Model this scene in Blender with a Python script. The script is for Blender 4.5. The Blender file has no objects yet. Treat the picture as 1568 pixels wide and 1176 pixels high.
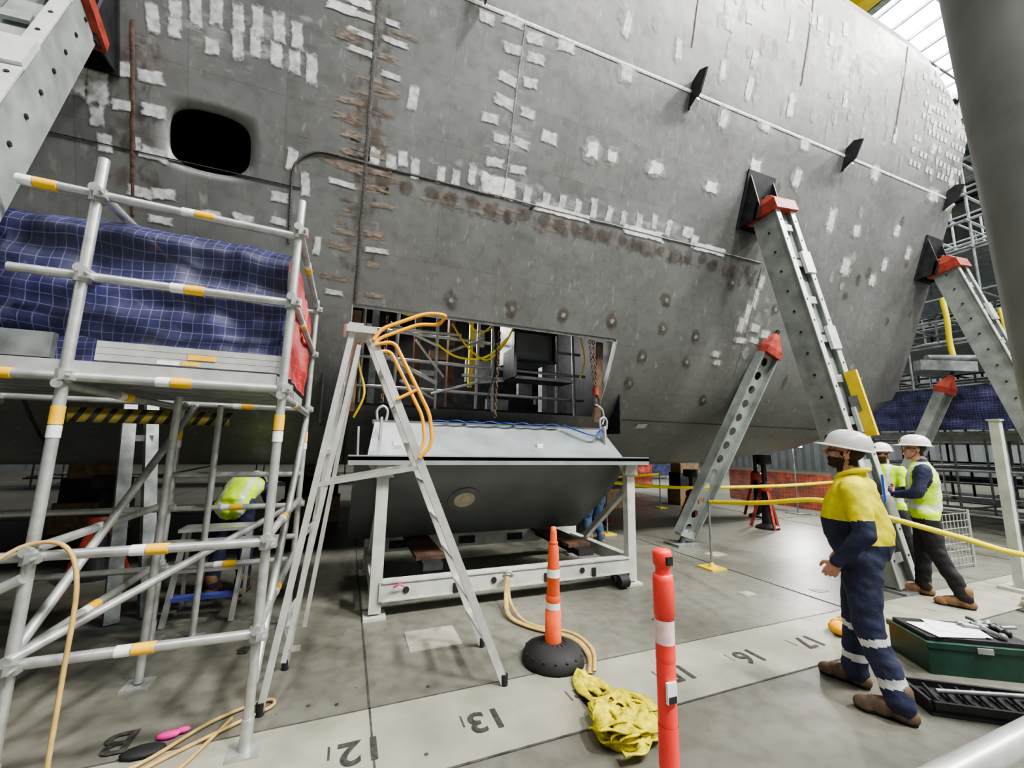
import bpy, bmesh, math, random
from mathutils import Vector, Matrix, noise
random.seed(7)
V=Vector
SC=bpy.context.scene
COL=SC.collection
# ---------------------------------------------------------------- materials
def newmat(name):
    m=bpy.data.materials.new(name); m.use_nodes=True
    nt=m.node_tree; b=nt.nodes['Principled BSDF']
    return m,nt,b
def mat(name,col,rough=0.5,metal=0.0,var=0.12,scale=6.0,bump=0.0,bscale=40,emit=None,estr=0,spec=None):
    m,nt,b=newmat(name)
    tc=nt.nodes.new('ShaderNodeTexCoord')
    n=nt.nodes.new('ShaderNodeTexNoise'); n.inputs['Scale'].default_value=scale; n.inputs['Detail'].default_value=6
    nt.links.new(tc.outputs['Object'],n.inputs['Vector'])
    r=nt.nodes.new('ShaderNodeValToRGB')
    c0=[max(0,c*(1-var*1.6)) for c in col[:3]]+[1]; c1=[min(1,c*(1+var)) for c in col[:3]]+[1]
    r.color_ramp.elements[0].position=0.3; r.color_ramp.elements[1].position=0.7
    r.color_ramp.elements[0].color=c0; r.color_ramp.elements[1].color=c1
    nt.links.new(n.outputs['Fac'],r.inputs['Fac']); nt.links.new(r.outputs['Color'],b.inputs['Base Color'])
    b.inputs['Roughness'].default_value=rough; b.inputs['Metallic'].default_value=metal
    if spec is not None: b.inputs['Specular IOR Level'].default_value=spec
    if bump>0:
        n2=nt.nodes.new('ShaderNodeTexNoise'); n2.inputs['Scale'].default_value=bscale; n2.inputs['Detail'].default_value=4
        nt.links.new(tc.outputs['Object'],n2.inputs['Vector'])
        bp=nt.nodes.new('ShaderNodeBump'); bp.inputs['Strength'].default_value=bump; bp.inputs['Distance'].default_value=0.02
        nt.links.new(n2.outputs['Fac'],bp.inputs['Height']); nt.links.new(bp.outputs['Normal'],b.inputs['Normal'])
    if emit:
        b.inputs['Emission Color'].default_value=(*emit,1); b.inputs['Emission Strength'].default_value=estr
    return m
M={}
M['galv']=mat('galvanised_steel',(.50,.51,.50),.38,.55,.15,12)
M['galvd']=mat('galvanised_dull',(.26,.28,.28),.5,.4,.25,8)
M['alu']=mat('aluminium',(.64,.64,.62),.33,.5,.1,10)
M['propg']=mat('prop_grey_paint',(.30,.33,.315),.45,.15,.2,5)
M['propl']=mat('prop_light_plate',(.58,.61,.60),.4,.2,.1,8)
M['colg']=mat('column_grey_paint',(.24,.25,.245),.38,.1,.12,3)
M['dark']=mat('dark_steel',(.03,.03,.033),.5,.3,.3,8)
M['black']=mat('black_rubber',(.015,.015,.016),.7,0,.2,10)
M['red']=mat('red_paint',(.34,.05,.03),.5,0,.35,9)
M['orangey']=mat('handrail_yellow_orange',(.88,.40,.02),.4,0,.06,6)
M['coneo']=mat('cone_orange',(.80,.12,.04),.5,0,.12,12)
M['bolr']=mat('bollard_fluoro_red',(.95,.07,.055),.42,0,.05,6)
M['white']=mat('reflective_white',(.78,.77,.76),.4,0,.1,20)
M['pinkw']=mat('reflective_band',(.85,.60,.58),.4,0,.1,30)
M['yellow']=mat('yellow_paint',(.78,.58,.03),.5,0,.1,9)
M['hazy']=mat('hazard_yellow_dirty',(.22,.18,.03),.6,0,.2,9)
M['tagy']=mat('yellow_tag',(.85,.50,.03),.5,0,.1,9)
M['tape']=mat('caution_tape',(.92,.78,.03),.4,0,.05,6)
M['sling']=mat('yellow_sling',(.76,.66,.02),.75,0,.3,25,.4,80)
M['hose']=mat('yellow_hose',(.50,.34,.12),.5,0,.15,15)
M['stand']=mat('stand_cream_paint',(.50,.51,.47),.45,0,.14,7)
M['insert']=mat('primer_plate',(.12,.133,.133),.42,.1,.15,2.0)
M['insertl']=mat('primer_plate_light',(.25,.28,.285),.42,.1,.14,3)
M['blue']=mat('blue_strap',(.02,.06,.5),.6)
M['wood']=mat('timber',(.42,.30,.16),.7,0,.25,12)
M['disc']=mat('primed_disc',(.42,.37,.28),.6,0,.15,12)
M['brown']=mat('rust_steel',(.12,.07,.045),.6,.2,.35,8)
M['green']=mat('toolbox_green',(.012,.055,.035),.5,0,.2,10)
M['paper']=mat('paper',(.82,.84,.86),.7,0,.03,6)
M['pink']=mat('pink_rag',(.9,.05,.35),.7)
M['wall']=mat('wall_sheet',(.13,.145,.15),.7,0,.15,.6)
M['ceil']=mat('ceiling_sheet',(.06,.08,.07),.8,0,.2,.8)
M['skin']=mat('skin',(.55,.30,.21),.5,0,.12,30)
M['beard']=mat('dark_beard',(.05,.03,.02),.8,0,.3,120,.4,300)
M['hair']=mat('dark_hair',(.03,.02,.015),.8,0,.3,120)
M['hivis']=mat('hivis_yellow',(.82,.74,.03),.75,0,.12,9,.5,12)
M['hivisg']=mat('hivis_lime',(.60,.88,.03),.75,0,.12,9,.35,14)
M['navy']=mat('navy_cotton',(.022,.028,.065),.8,0,.25,10,.6,13)
M['blackc']=mat('black_cotton',(.015,.015,.017),.85,0,.25,10,.4,16)
M['jeans']=mat('denim',(.05,.10,.2),.8,0,.25,20)
M['silver']=mat('reflective_tape',(.66,.67,.68),.4,.1,.06,30)
M['boot']=mat('tan_boot_leather',(.22,.12,.055),.65,0,.25,20)
M['bootb']=mat('brown_boot_leather',(.13,.085,.055),.65,0,.25,20)
M['sole']=mat('boot_sole',(.03,.025,.02),.8)
M['helmet']=mat('white_helmet',(.78,.77,.75),.28,0,.03,6)
M['lens']=mat('dark_lens',(.02,.02,.02),.15)
M['eye']=mat('eye_white',(.7,.7,.68),.3)
M['lip']=mat('lip',(.40,.16,.13),.5)
M['num']=mat('floor_numeral_paint',(.05,.05,.045),.7,0,.5,30)
M['line']=mat('floor_line',(.07,.07,.065),.7,0,.4,12)
M['glass']=mat('skylight_glazing',(.8,.85,.9),.4,0,.02,3,emit=(.85,.93,1),estr=12)
M['lamp']=mat('lamp_diffuser',(.9,.9,.9),.4,0,.02,3,emit=(1,.98,.93),estr=9)
M['weld']=mat('weld_bead_dark',(.065,.06,.056),.5,.3,.4,60,.6,120)
M['weldg']=mat('weld_bead_grey',(.24,.235,.225),.5,.2,.35,30,.5,120)
M['weldw']=mat('weld_bead_white',(.74,.74,.72),.5,.0,.25,20,.4,90)
M['weldr']=mat('weld_line_red',(.10,.06,.05),.6,.1,.4,20)
M['purple']=mat('tag_blue',(.1,.12,.45),.5)

def hull_mat():
    m,nt,b=newmat('hull_primer')
    N=nt.nodes.new;K=nt.links.new
    tc=N('ShaderNodeTexCoord')
    n=N('ShaderNodeTexNoise');n.inputs['Scale'].default_value=.8;n.inputs['Detail'].default_value=9;n.inputs['Roughness'].default_value=.58
    K(tc.outputs['Object'],n.inputs['Vector'])
    r=N('ShaderNodeValToRGB');e=r.color_ramp.elements
    e[0].position=.3;e[0].color=(.122,.124,.122,1);e[1].position=.72;e[1].color=(.200,.205,.203,1)
    K(n.outputs['Fac'],r.inputs['Fac'])
    n2=N('ShaderNodeTexNoise');n2.inputs['Scale'].default_value=10;n2.inputs['Detail'].default_value=8
    K(tc.outputs['Object'],n2.inputs['Vector'])
    r2=N('ShaderNodeValToRGB');r2.color_ramp.elements[0].position=.34;r2.color_ramp.elements[0].color=(.80,.78,.76,1);r2.color_ramp.elements[1].position=.52;r2.color_ramp.elements[1].color=(1,1,1,1)
    K(n2.outputs['Fac'],r2.inputs['Fac'])
    mx=N('ShaderNodeMixRGB');mx.blend_type='MULTIPLY';mx.inputs[0].default_value=.6
    K(r.outputs['Color'],mx.inputs[1]);K(r2.outputs['Color'],mx.inputs[2])
    sx=N('ShaderNodeSeparateXYZ');K(tc.outputs['Object'],sx.inputs[0]);cx=N('ShaderNodeCombineXYZ');K(sx.outputs[0],cx.inputs[0]);K(sx.outputs[2],cx.inputs[1])
    br=N('ShaderNodeTexBrick');br.offset=.0;br.inputs['Scale'].default_value=1;br.inputs['Brick Width'].default_value=.78;br.inputs['Row Height'].default_value=.61;br.inputs['Mortar Size'].default_value=.006;br.inputs['Mortar Smooth'].default_value=.4
    br.inputs['Color1'].default_value=(.94,.94,.94,1);br.inputs['Color2'].default_value=(1.04,1.04,1.04,1);br.inputs['Mortar'].default_value=(.82,.81,.80,1);K(cx.outputs[0],br.inputs['Vector'])
    mp_=N('ShaderNodeMixRGB');mp_.blend_type='MULTIPLY';mp_.inputs[0].default_value=.8;K(mx.outputs[0],mp_.inputs[1]);K(br.outputs['Color'],mp_.inputs[2])
    n3=N('ShaderNodeTexNoise');n3.inputs['Scale'].default_value=1.3;n3.inputs['Detail'].default_value=10;n3.inputs['Roughness'].default_value=.7
    K(tc.outputs['Object'],n3.inputs['Vector'])
    r3=N('ShaderNodeValToRGB');r3.color_ramp.elements[0].position=.58;r3.color_ramp.elements[0].color=(0,0,0,1);r3.color_ramp.elements[1].position=.74;r3.color_ramp.elements[1].color=(.45,.45,.45,1)
    K(n3.outputs['Fac'],r3.inputs['Fac'])
    mx2=N('ShaderNodeMixRGB');K(r3.outputs['Color'],mx2.inputs[0]);K(mp_.outputs[0],mx2.inputs[1]);mx2.inputs[2].default_value=(.125,.10,.08,1)
    prev=mx2.outputs[0]
    for rot,sc_,p0 in(((.2,.5,.3),(9,9,2),.62),((.1,-.4,.2),(14,14,1.2),.64)):
        mp=N('ShaderNodeMapping');mp.inputs['Scale'].default_value=sc_;mp.inputs['Rotation'].default_value=rot;K(tc.outputs['Object'],mp.inputs['Vector'])
        n4=N('ShaderNodeTexNoise');n4.inputs['Scale'].default_value=1.6;n4.inputs['Detail'].default_value=12;K(mp.outputs[0],n4.inputs['Vector'])
        r4=N('ShaderNodeValToRGB');r4.color_ramp.elements[0].position=p0;r4.color_ramp.elements[0].color=(0,0,0,1);r4.color_ramp.elements[1].position=p0+.12;r4.color_ramp.elements[1].color=(.4,.4,.4,1)
        K(n4.outputs['Fac'],r4.inputs['Fac'])
        mx3=N('ShaderNodeMixRGB');K(r4.outputs['Color'],mx3.inputs[0]);K(prev,mx3.inputs[1]);mx3.inputs[2].default_value=(.36,.36,.35,1);prev=mx3.outputs[0]
    K(prev,b.inputs['Base Color'])
    rr=N('ShaderNodeMapRange');rr.inputs['To Min'].default_value=.34;rr.inputs['To Max'].default_value=.50;K(n2.outputs['Fac'],rr.inputs['Value']);K(rr.outputs[0],b.inputs['Roughness'])
    b.inputs['Metallic'].default_value=.2
    n5=N('ShaderNodeTexNoise');n5.inputs['Scale'].default_value=1.6;n5.inputs['Detail'].default_value=2;K(tc.outputs['Object'],n5.inputs['Vector'])
    bp=N('ShaderNodeBump');bp.inputs['Strength'].default_value=.35;bp.inputs['Distance'].default_value=.05;K(n5.outputs['Fac'],bp.inputs['Height']);K(bp.outputs[0],b.inputs['Normal'])
    return m
M['hull']=hull_mat()
def patch_mat(name,c,c2,soft,scale,maxa=1.0,ero=.9,radial=False,stretch=(1,1,1),gain=2.6,thr=.08):
    m,nt,b=newmat(name);N=nt.nodes.new;K=nt.links.new
    uv=N('ShaderNodeUVMap')
    def mth(op,a,bb):
        x=N('ShaderNodeMath');x.operation=op
        for i,q in enumerate((a,bb)):
            if q is None: continue
            if isinstance(q,(int,float)): x.inputs[i].default_value=q
            else: K(q,x.inputs[i])
        return x.outputs[0]
    if radial:
        vm=N('ShaderNodeVectorMath');vm.operation='DISTANCE';K(uv.outputs[0],vm.inputs[0]);vm.inputs[1].default_value=(.5,.5,0)
        d=mth('SUBTRACT',.5,vm.outputs['Value'])
    else:
        sp=N('ShaderNodeSeparateXYZ');K(uv.outputs[0],sp.inputs[0])
        u1=mth('SUBTRACT',1,sp.outputs[0]);v1=mth('SUBTRACT',1,sp.outputs[1])
        d=mth('MINIMUM',mth('MINIMUM',sp.outputs[0],u1),mth('MINIMUM',sp.outputs[1],v1))
    tc=N('ShaderNodeTexCoord');mp=N('ShaderNodeMapping');mp.inputs['Scale'].default_value=stretch;K(tc.outputs['Object'],mp.inputs['Vector'])
    n=N('ShaderNodeTexNoise');n.inputs['Scale'].default_value=scale;n.inputs['Detail'].default_value=6;K(mp.outputs[0],n.inputs['Vector'])
    dm=mth('MINIMUM',mth('MULTIPLY',d,gain),.55)
    s=mth('ADD',dm,mth('MULTIPLY',mth('SUBTRACT',n.outputs['Fac'],.5),ero))
    mr=N('ShaderNodeMapRange');mr.inputs['From Min'].default_value=thr;mr.inputs['From Max'].default_value=thr+soft;mr.inputs['To Max'].default_value=maxa;K(s,mr.inputs['Value'])
    mx=N('ShaderNodeMixRGB');mx.inputs[1].default_value=(*c,1);mx.inputs[2].default_value=(*c2,1)
    n2=N('ShaderNodeTexNoise');n2.inputs['Scale'].default_value=scale*.8;n2.inputs['Detail'].default_value=5;K(mp.outputs[0],n2.inputs['Vector'])
    rp=N('ShaderNodeMapRange');rp.inputs['From Min'].default_value=.35;rp.inputs['From Max'].default_value=.65;K(n2.outputs['Fac'],rp.inputs['Value']);K(rp.outputs[0],mx.inputs[0])
    K(mx.outputs[0],b.inputs['Base Color']);K(mr.outputs[0],b.inputs['Alpha']);b.inputs['Roughness'].default_value=.5
    return m
M['pp']=patch_mat('primer_patch_pale',(.36,.375,.38),(.66,.68,.68),.35,20,.92,1.0)
M['pw']=patch_mat('primer_patch_white',(.54,.57,.59),(.80,.81,.80),.3,14,.95,1.2)
M['pb']=patch_mat('ground_patch_brown',(.05,.042,.037),(.13,.10,.078),.6,12,.65,1.8,True,gain=3)
M['pc']=patch_mat('ground_patch_copper',(.14,.11,.09),(.36,.29,.24),.5,16,.7,1.8,False,(1,1,2.5))
M['pt']=patch_mat('worn_patch_tan',(.22,.22,.21),(.42,.41,.38),.6,12,.7,1.6,True,gain=3)
M['bandb']=patch_mat('grinding_band_brown',(.045,.038,.034),(.14,.11,.085),.6,6.5,.65,2.6,stretch=(1.6,1.6,1),gain=2,thr=.42)
M['bandc']=patch_mat('grinding_band_copper',(.11,.085,.07),(.34,.27,.22),.35,3.0,.75,2.8,stretch=(1,1,5.5),gain=2,thr=.55)
M['bandw']=patch_mat('sanded_band_pale',(.30,.30,.29),(.50,.50,.49),.5,5,.6,2.8,stretch=(1,1,2),gain=2,thr=.5)
def mesh_mat(name,c,line,scale,alpha):
    m,nt,b=newmat(name);N=nt.nodes.new;K=nt.links.new
    uv=N('ShaderNodeUVMap')
    br=N('ShaderNodeTexBrick');br.offset=0;br.squash=1
    br.inputs['Color1'].default_value=(*c,1);br.inputs['Color2'].default_value=(*[x*.7 for x in c],1);br.inputs['Mortar'].default_value=(*line,1)
    br.inputs['Scale'].default_value=1;br.inputs['Brick Width'].default_value=scale;br.inputs['Row Height'].default_value=scale;br.inputs['Mortar Size'].default_value=scale*.045
    K(uv.outputs[0],br.inputs['Vector']);
    n=N('ShaderNodeTexNoise');n.inputs['Scale'].default_value=5;n.inputs['Detail'].default_value=5;K(uv.outputs[0],n.inputs['Vector'])
    rp=N('ShaderNodeValToRGB');rp.color_ramp.elements[0].position=.35;rp.color_ramp.elements[0].color=(.4,.4,.45,1);rp.color_ramp.elements[1].position=.65;rp.color_ramp.elements[1].color=(1.3,1.3,1.3,1);K(n.outputs['Fac'],rp.inputs['Fac'])
    hs=N('ShaderNodeMixRGB');hs.blend_type='MULTIPLY';hs.inputs[0].default_value=.85;K(br.outputs['Color'],hs.inputs[1]);K(rp.outputs[0],hs.inputs[2])
    K(hs.outputs[0],b.inputs['Base Color'])
    b.inputs['Alpha'].default_value=alpha;b.inputs['Roughness'].default_value=.55
    return m
M['bmesh']=mesh_mat('blue_debris_netting',(.026,.027,.095),(.11,.115,.22),.05,.95)
M['rmesh']=mesh_mat('red_debris_netting',(.55,.02,.02),(.7,.15,.12),.06,.95)
M['omesh']=mesh_mat('orange_barrier_mesh',(.75,.08,.03),(.8,.3,.15),.09,.85)
def floor_mat():
    m,nt,b=newmat('painted_concrete');N=nt.nodes.new;K=nt.links.new
    tc=N('ShaderNodeTexCoord')
    n=N('ShaderNodeTexNoise');n.inputs['Scale'].default_value=.8;n.inputs['Detail'].default_value=10;n.inputs['Roughness'].default_value=.6;K(tc.outputs['Object'],n.inputs['Vector'])
    r=N('ShaderNodeValToRGB');e=r.color_ramp.elements;e[0].position=.3;e[0].color=(.125,.125,.104,1);e[1].position=.75;e[1].color=(.22,.216,.18,1);K(n.outputs['Fac'],r.inputs['Fac'])
    n2=N('ShaderNodeTexNoise');n2.inputs['Scale'].default_value=9;n2.inputs['Detail'].default_value=10;K(tc.outputs['Object'],n2.inputs['Vector'])
    r2=N('ShaderNodeValToRGB');r2.color_ramp.elements[0].position=.35;r2.color_ramp.elements[0].color=(.65,.63,.60,1);r2.color_ramp.elements[1].position=.56;K(n2.outputs['Fac'],r2.inputs['Fac'])
    mx=N('ShaderNodeMixRGB');mx.blend_type='MULTIPLY';mx.inputs[0].default_value=.6;K(r.outputs[0],mx.inputs[1]);K(r2.outputs[0],mx.inputs[2])
    v=N('ShaderNodeTexVoronoi');v.inputs['Scale'].default_value=5;K(tc.outputs['Object'],v.inputs['Vector'])
    r3=N('ShaderNodeValToRGB');r3.color_ramp.elements[0].position=.03;r3.color_ramp.elements[0].color=(.9,.9,.9,1);r3.color_ramp.elements[1].position=.05;r3.color_ramp.elements[1].color=(0,0,0,1);K(v.outputs['Distance'],r3.inputs['Fac'])
    mx2=N('ShaderNodeMixRGB');K(r3.outputs[0],mx2.inputs[0]);K(mx.outputs[0],mx2.inputs[1]);mx2.inputs[2].default_value=(.07,.07,.065,1)
    K(mx2.outputs[0],b.inputs['Base Color']);b.inputs['Roughness'].default_value=.42
    bp=N('ShaderNodeBump');bp.inputs['Strength'].default_value=.12;bp.inputs['Distance'].default_value=.01;K(n2.outputs['Fac'],bp.inputs['Height']);K(bp.outputs[0],b.inputs['Normal'])
    return m
M['floor']=floor_mat()
M['strip']=mat('pale_floor_strip',(.315,.31,.245),.5,0,.16,3,.1,30)
M['fpatch']=mat('floor_repair_patch',(.33,.32,.27),.6,0,.2,9)

# ---------------------------------------------------------------- mesh builder
class MB:
    def __init__(s): s.v=[];s.f=[];s.m=[];s.sm=[];s.mats=[];s.uv={}
    def mi(s,k):
        if k not in s.mats: s.mats.append(k)
        return s.mats.index(k)
    def add(s,vs,fs,k,smooth=False,uvs=None):
        o=len(s.v);s.v+= [tuple(v) for v in vs];i=s.mi(k)
        for j,f in enumerate(fs):
            s.f.append([o+a for a in f]);s.m.append(i);s.sm.append(smooth)
            if uvs: s.uv[len(s.f)-1]=[uvs[a] for a in f]
    def obox(s,c,ax,hs,k):
        c=V(c);vs=[]
        for sx in(-1,1):
            for sy in(-1,1):
                for sz in(-1,1): vs.append(c+ax[0]*(sx*hs[0])+ax[1]*(sy*hs[1])+ax[2]*(sz*hs[2]))
        fs=[(0,1,3,2),(4,6,7,5),(0,4,5,1),(2,3,7,6),(0,2,6,4),(1,5,7,3)]
        s.add(vs,fs,k)
    def box(s,c,size,k,rz=0):
        ca,sa=math.cos(rz),math.sin(rz)
        s.obox(c,[V((ca,sa,0)),V((-sa,ca,0)),V((0,0,1))],[d/2 for d in size],k)
    def bar(s,p1,p2,w,h,k,up=(0,0,1)):
        p1=V(p1);p2=V(p2);d=(p2-p1);l=d.length;d.normalize();u=V(up)
        x=d.cross(u)
        if x.length<1e-3: x=d.cross(V((0,1,0)))
        x.normalize();u=x.cross(d).normalized()
        s.obox((p1+p2)/2,[x,u,d],[w/2,h/2,l/2],k)
    def tube(s,p1,p2,r,k,r2=None,seg=12,cap=True):
        p1=V(p1);p2=V(p2);d=(p2-p1).normalized();x=d.orthogonal().normalized();y=d.cross(x)
        r2=r if r2 is None else r2
        vs=[];fs=[]
        for i in range(seg):
            a=2*math.pi*i/seg;o=x*math.cos(a)+y*math.sin(a);vs.append(p1+o*r);vs.append(p2+o*r2)
        for i in range(seg):
            j=(i+1)%seg;fs.append((2*i,2*j,2*j+1,2*i+1))
        s.add(vs,fs,k,True)
        if cap: s.add(vs,[tuple(2*i for i in range(seg))[::-1],tuple(2*i+1 for i in range(seg))],k)
    def path(s,pts,r,k,seg=8,closed=False,sub=6):
        pts=[V(p) for p in pts];n=len(pts);out=[]
        rng=n if closed else n-1
        for i in range(rng):
            g=lambda q: pts[q%n] if closed else pts[max(0,min(n-1,q))]
            p0,p1,p2,p3=g(i-1),g(i),g(i+1),g(i+2)
            for j in range(sub):
                t=j/sub
                out.append(.5*((2*p1)+(p2-p0)*t+(2*p0-5*p1+4*p2-p3)*t*t+(3*p1-p0-3*p2+p3)*t**3))
        if not closed: out.append(pts[-1])
        m=len(out);vs=[];fs=[];x=None
        for i,p in enumerate(out):
            if closed: d=out[(i+1)%m]-out[i-1]
            else: d=out[min(m-1,i+1)]-out[max(0,i-1)]
            d.normalize()
            if x is None: x=d.orthogonal().normalized()
            x=(x-d*x.dot(d)).normalized();y=d.cross(x)
            for a in range(seg):
                q=2*math.pi*a/seg;vs.append(p+(x*math.cos(q)+y*math.sin(q))*r)
        for i in range(m if closed else m-1):
            for a in range(seg):
                b=(a+1)%seg;i2=(i+1)%m;fs.append((i*seg+a,i*seg+b,i2*seg+b,i2*seg+a))
        s.add(vs,fs,k,True)
        if not closed: s.add(vs,[tuple(range(seg))[::-1],tuple(range((m-1)*seg,m*seg))],k)
    def bent(s,pts,r,k,rad=.05,seg=10):
        pts=[V(p) for p in pts];out=[pts[0]]
        for i in range(1,len(pts)-1):
            a,b,c=pts[i-1],pts[i],pts[i+1];d1=(a-b);d2=(c-b);rr=min(rad,d1.length*.45,d2.length*.45);p=b+d1.normalized()*rr;q=b+d2.normalized()*rr
            for t in(0,.25,.5,.75,1): out.append(p*(1-t)**2+b*2*t*(1-t)+q*t*t)
        out.append(pts[-1]);s.path(out,r,k,seg,False,1)
    def ribbon(s,pts,w,k,wd=(0,0,1),sub=6,twist=0,tilt=None,th=.004):
        pts=[V(p) for p in pts];n=len(pts);out=[]
        for i in range(n-1):
            g=lambda q: pts[max(0,min(n-1,q))]
            p0,p1,p2,p3=g(i-1),g(i),g(i+1),g(i+2)
            for j in range(sub):
                t=j/sub;out.append(.5*((2*p1)+(p2-p0)*t+(2*p0-5*p1+4*p2-p3)*t*t+(3*p1-p0-3*p2+p3)*t**3))
        out.append(pts[-1]);vs=[];fs=[]
        for i,p in enumerate(out):
            d=(out[min(len(out)-1,i+1)]-out[max(0,i-1)]).normalized()
            if tilt is not None: ww=d.cross(V((0,0,1))).normalized()+V((0,0,tilt*math.sin(i*.5)))
            else: ww=V(wd)
            ww=(ww-d*ww.dot(d)).normalized()
            if twist: ww=Matrix.Rotation(twist*i/len(out),3,d)@ww
            nn=d.cross(ww)*th
            vs+=[p-ww*w/2-nn,p+ww*w/2-nn,p+ww*w/2+nn,p-ww*w/2+nn]
        for i in range(len(out)-1):
            a=4*i;b=4*i+4
            for q in range(4): fs.append((a+q,a+(q+1)%4,b+(q+1)%4,b+q))
        s.add(vs,fs,k,True)
    def sphere(s,c,r,k,seg=12,ring=8,sc=(1,1,1)):
        vs=[];fs=[]
        for i in range(ring+1):
            t=math.pi*i/ring
            for j in range(seg):
                a=2*math.pi*j/seg
                vs.append((c[0]+r*sc[0]*math.sin(t)*math.cos(a),c[1]+r*sc[1]*math.sin(t)*math.sin(a),c[2]+r*sc[2]*math.cos(t)))
        for i in range(ring):
            for j in range(seg):
                b=(j+1)%seg;fs.append((i*seg+j,(i+1)*seg+j,(i+1)*seg+b,i*seg+b))
        s.add(vs,fs,k,True)
    def lathe(s,c,prof,k,seg=24,smooth=True):
        vs=[];fs=[];n=len(prof)
        for (r,z) in prof:
            for j in range(seg):
                a=2*math.pi*j/seg;vs.append((c[0]+r*math.cos(a),c[1]+r*math.sin(a),c[2]+z))
        for i in range(n-1):
            for j in range(seg):
                b=(j+1)%seg;fs.append((i*seg+j,i*seg+b,(i+1)*seg+b,(i+1)*seg+j))
        s.add(vs,fs,k,smooth)
    def prism(s,poly,d,k):
        poly=[V(p) for p in poly];d=V(d);n=len(poly)
        vs=poly+[p+d for p in poly];fs=[tuple(range(n))[::-1],tuple(range(n,2*n))]
        for i in range(n): j=(i+1)%n;fs.append((i,j,n+j,n+i))
        s.add(vs,fs,k)
    def holed(s,p1,p2,wdir,w,th,n,r,k):
        p1=V(p1);p2=V(p2);d=(p2-p1);l=d.length;d.normalize();wd=V(wdir);wd=(wd-d*wd.dot(d)).normalized();nn=d.cross(wd)
        cell=l/n;S=24
        for i in range(n):
            c=p1+d*(cell*(i+.5));outer=[];inner=[]
            for a in range(S):
                q=2*math.pi*(a+.5)/S;ct,st=math.cos(q),math.sin(q)
                m=max(abs(ct)/(cell/2),abs(st)/(w/2))
                outer.append((ct/m,st/m));inner.append((ct*r,st*r))
            vs=[]
            for off in(-th/2,th/2):
                for (a,b) in outer+inner: vs.append(c+d*a+wd*b+nn*off)
            fs=[]
            for a in range(S):
                b=(a+1)%S
                fs.append((a,b,S+b,S+a));fs.append((2*S+a,3*S+a,3*S+b,2*S+b));fs.append((S+a,S+b,3*S+b,3*S+a));fs.append((a,2*S+a,2*S+b,b))
            s.add(vs,fs,k)
    def build(s,name,parent=None,loc=None,rot=None,bevel=0):
        me=bpy.data.meshes.new(name);me.from_pydata(s.v,[],s.f)
        for k in s.mats: me.materials.append(M[k])
        me.polygons.foreach_set('material_index',s.m);me.polygons.foreach_set('use_smooth',s.sm)
        if s.uv:
            uvl=me.uv_layers.new(name='UVMap')
            for fi,u in s.uv.items():
                for li,q in zip(me.polygons[fi].loop_indices,u): uvl.data[li].uv=q
        me.update()
        o=bpy.data.objects.new(name,me);COL.objects.link(o)
        if loc: o.location=loc
        if rot: o.rotation_euler=rot
        if parent: o.parent=parent
        if bevel:
            b=o.modifiers.new('bevel','BEVEL');b.width=bevel;b.segments=2;b.limit_method='ANGLE'
        return o
def empty(name,loc=(0,0,0),rot=(0,0,0)):
    e=bpy.data.objects.new(name,None);COL.objects.link(e);e.location=loc;e.rotation_euler=rot;e.empty_display_size=.2
    return e
# ---------------------------------------------------------------- camera
cp,sp_=math.cos(math.radians(8.6)),math.sin(math.radians(8.6))
cr,sr=math.cos(math.radians(1.1)),math.sin(math.radians(1.1))
R=V((.9285,-.3714,0));Fw=V((.3714*cp,.9285*cp,sp_));U=V((-.3714*sp_,-.9285*sp_,cp))
ir=R*cr+U*sr;iu=-R*sr+U*cr
cd=bpy.data.cameras.new('camera');cam=bpy.data.objects.new('camera',cd);COL.objects.link(cam)
mw=Matrix((( ir.x,iu.x,-Fw.x,0),(ir.y,iu.y,-Fw.y,0),(ir.z,iu.z,-Fw.z,1.6),(0,0,0,1)))
cam.matrix_world=mw;cd.sensor_width=36;cd.lens=36*620/1568;cd.clip_start=.05;cd.clip_end=200
SC.camera=cam
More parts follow.
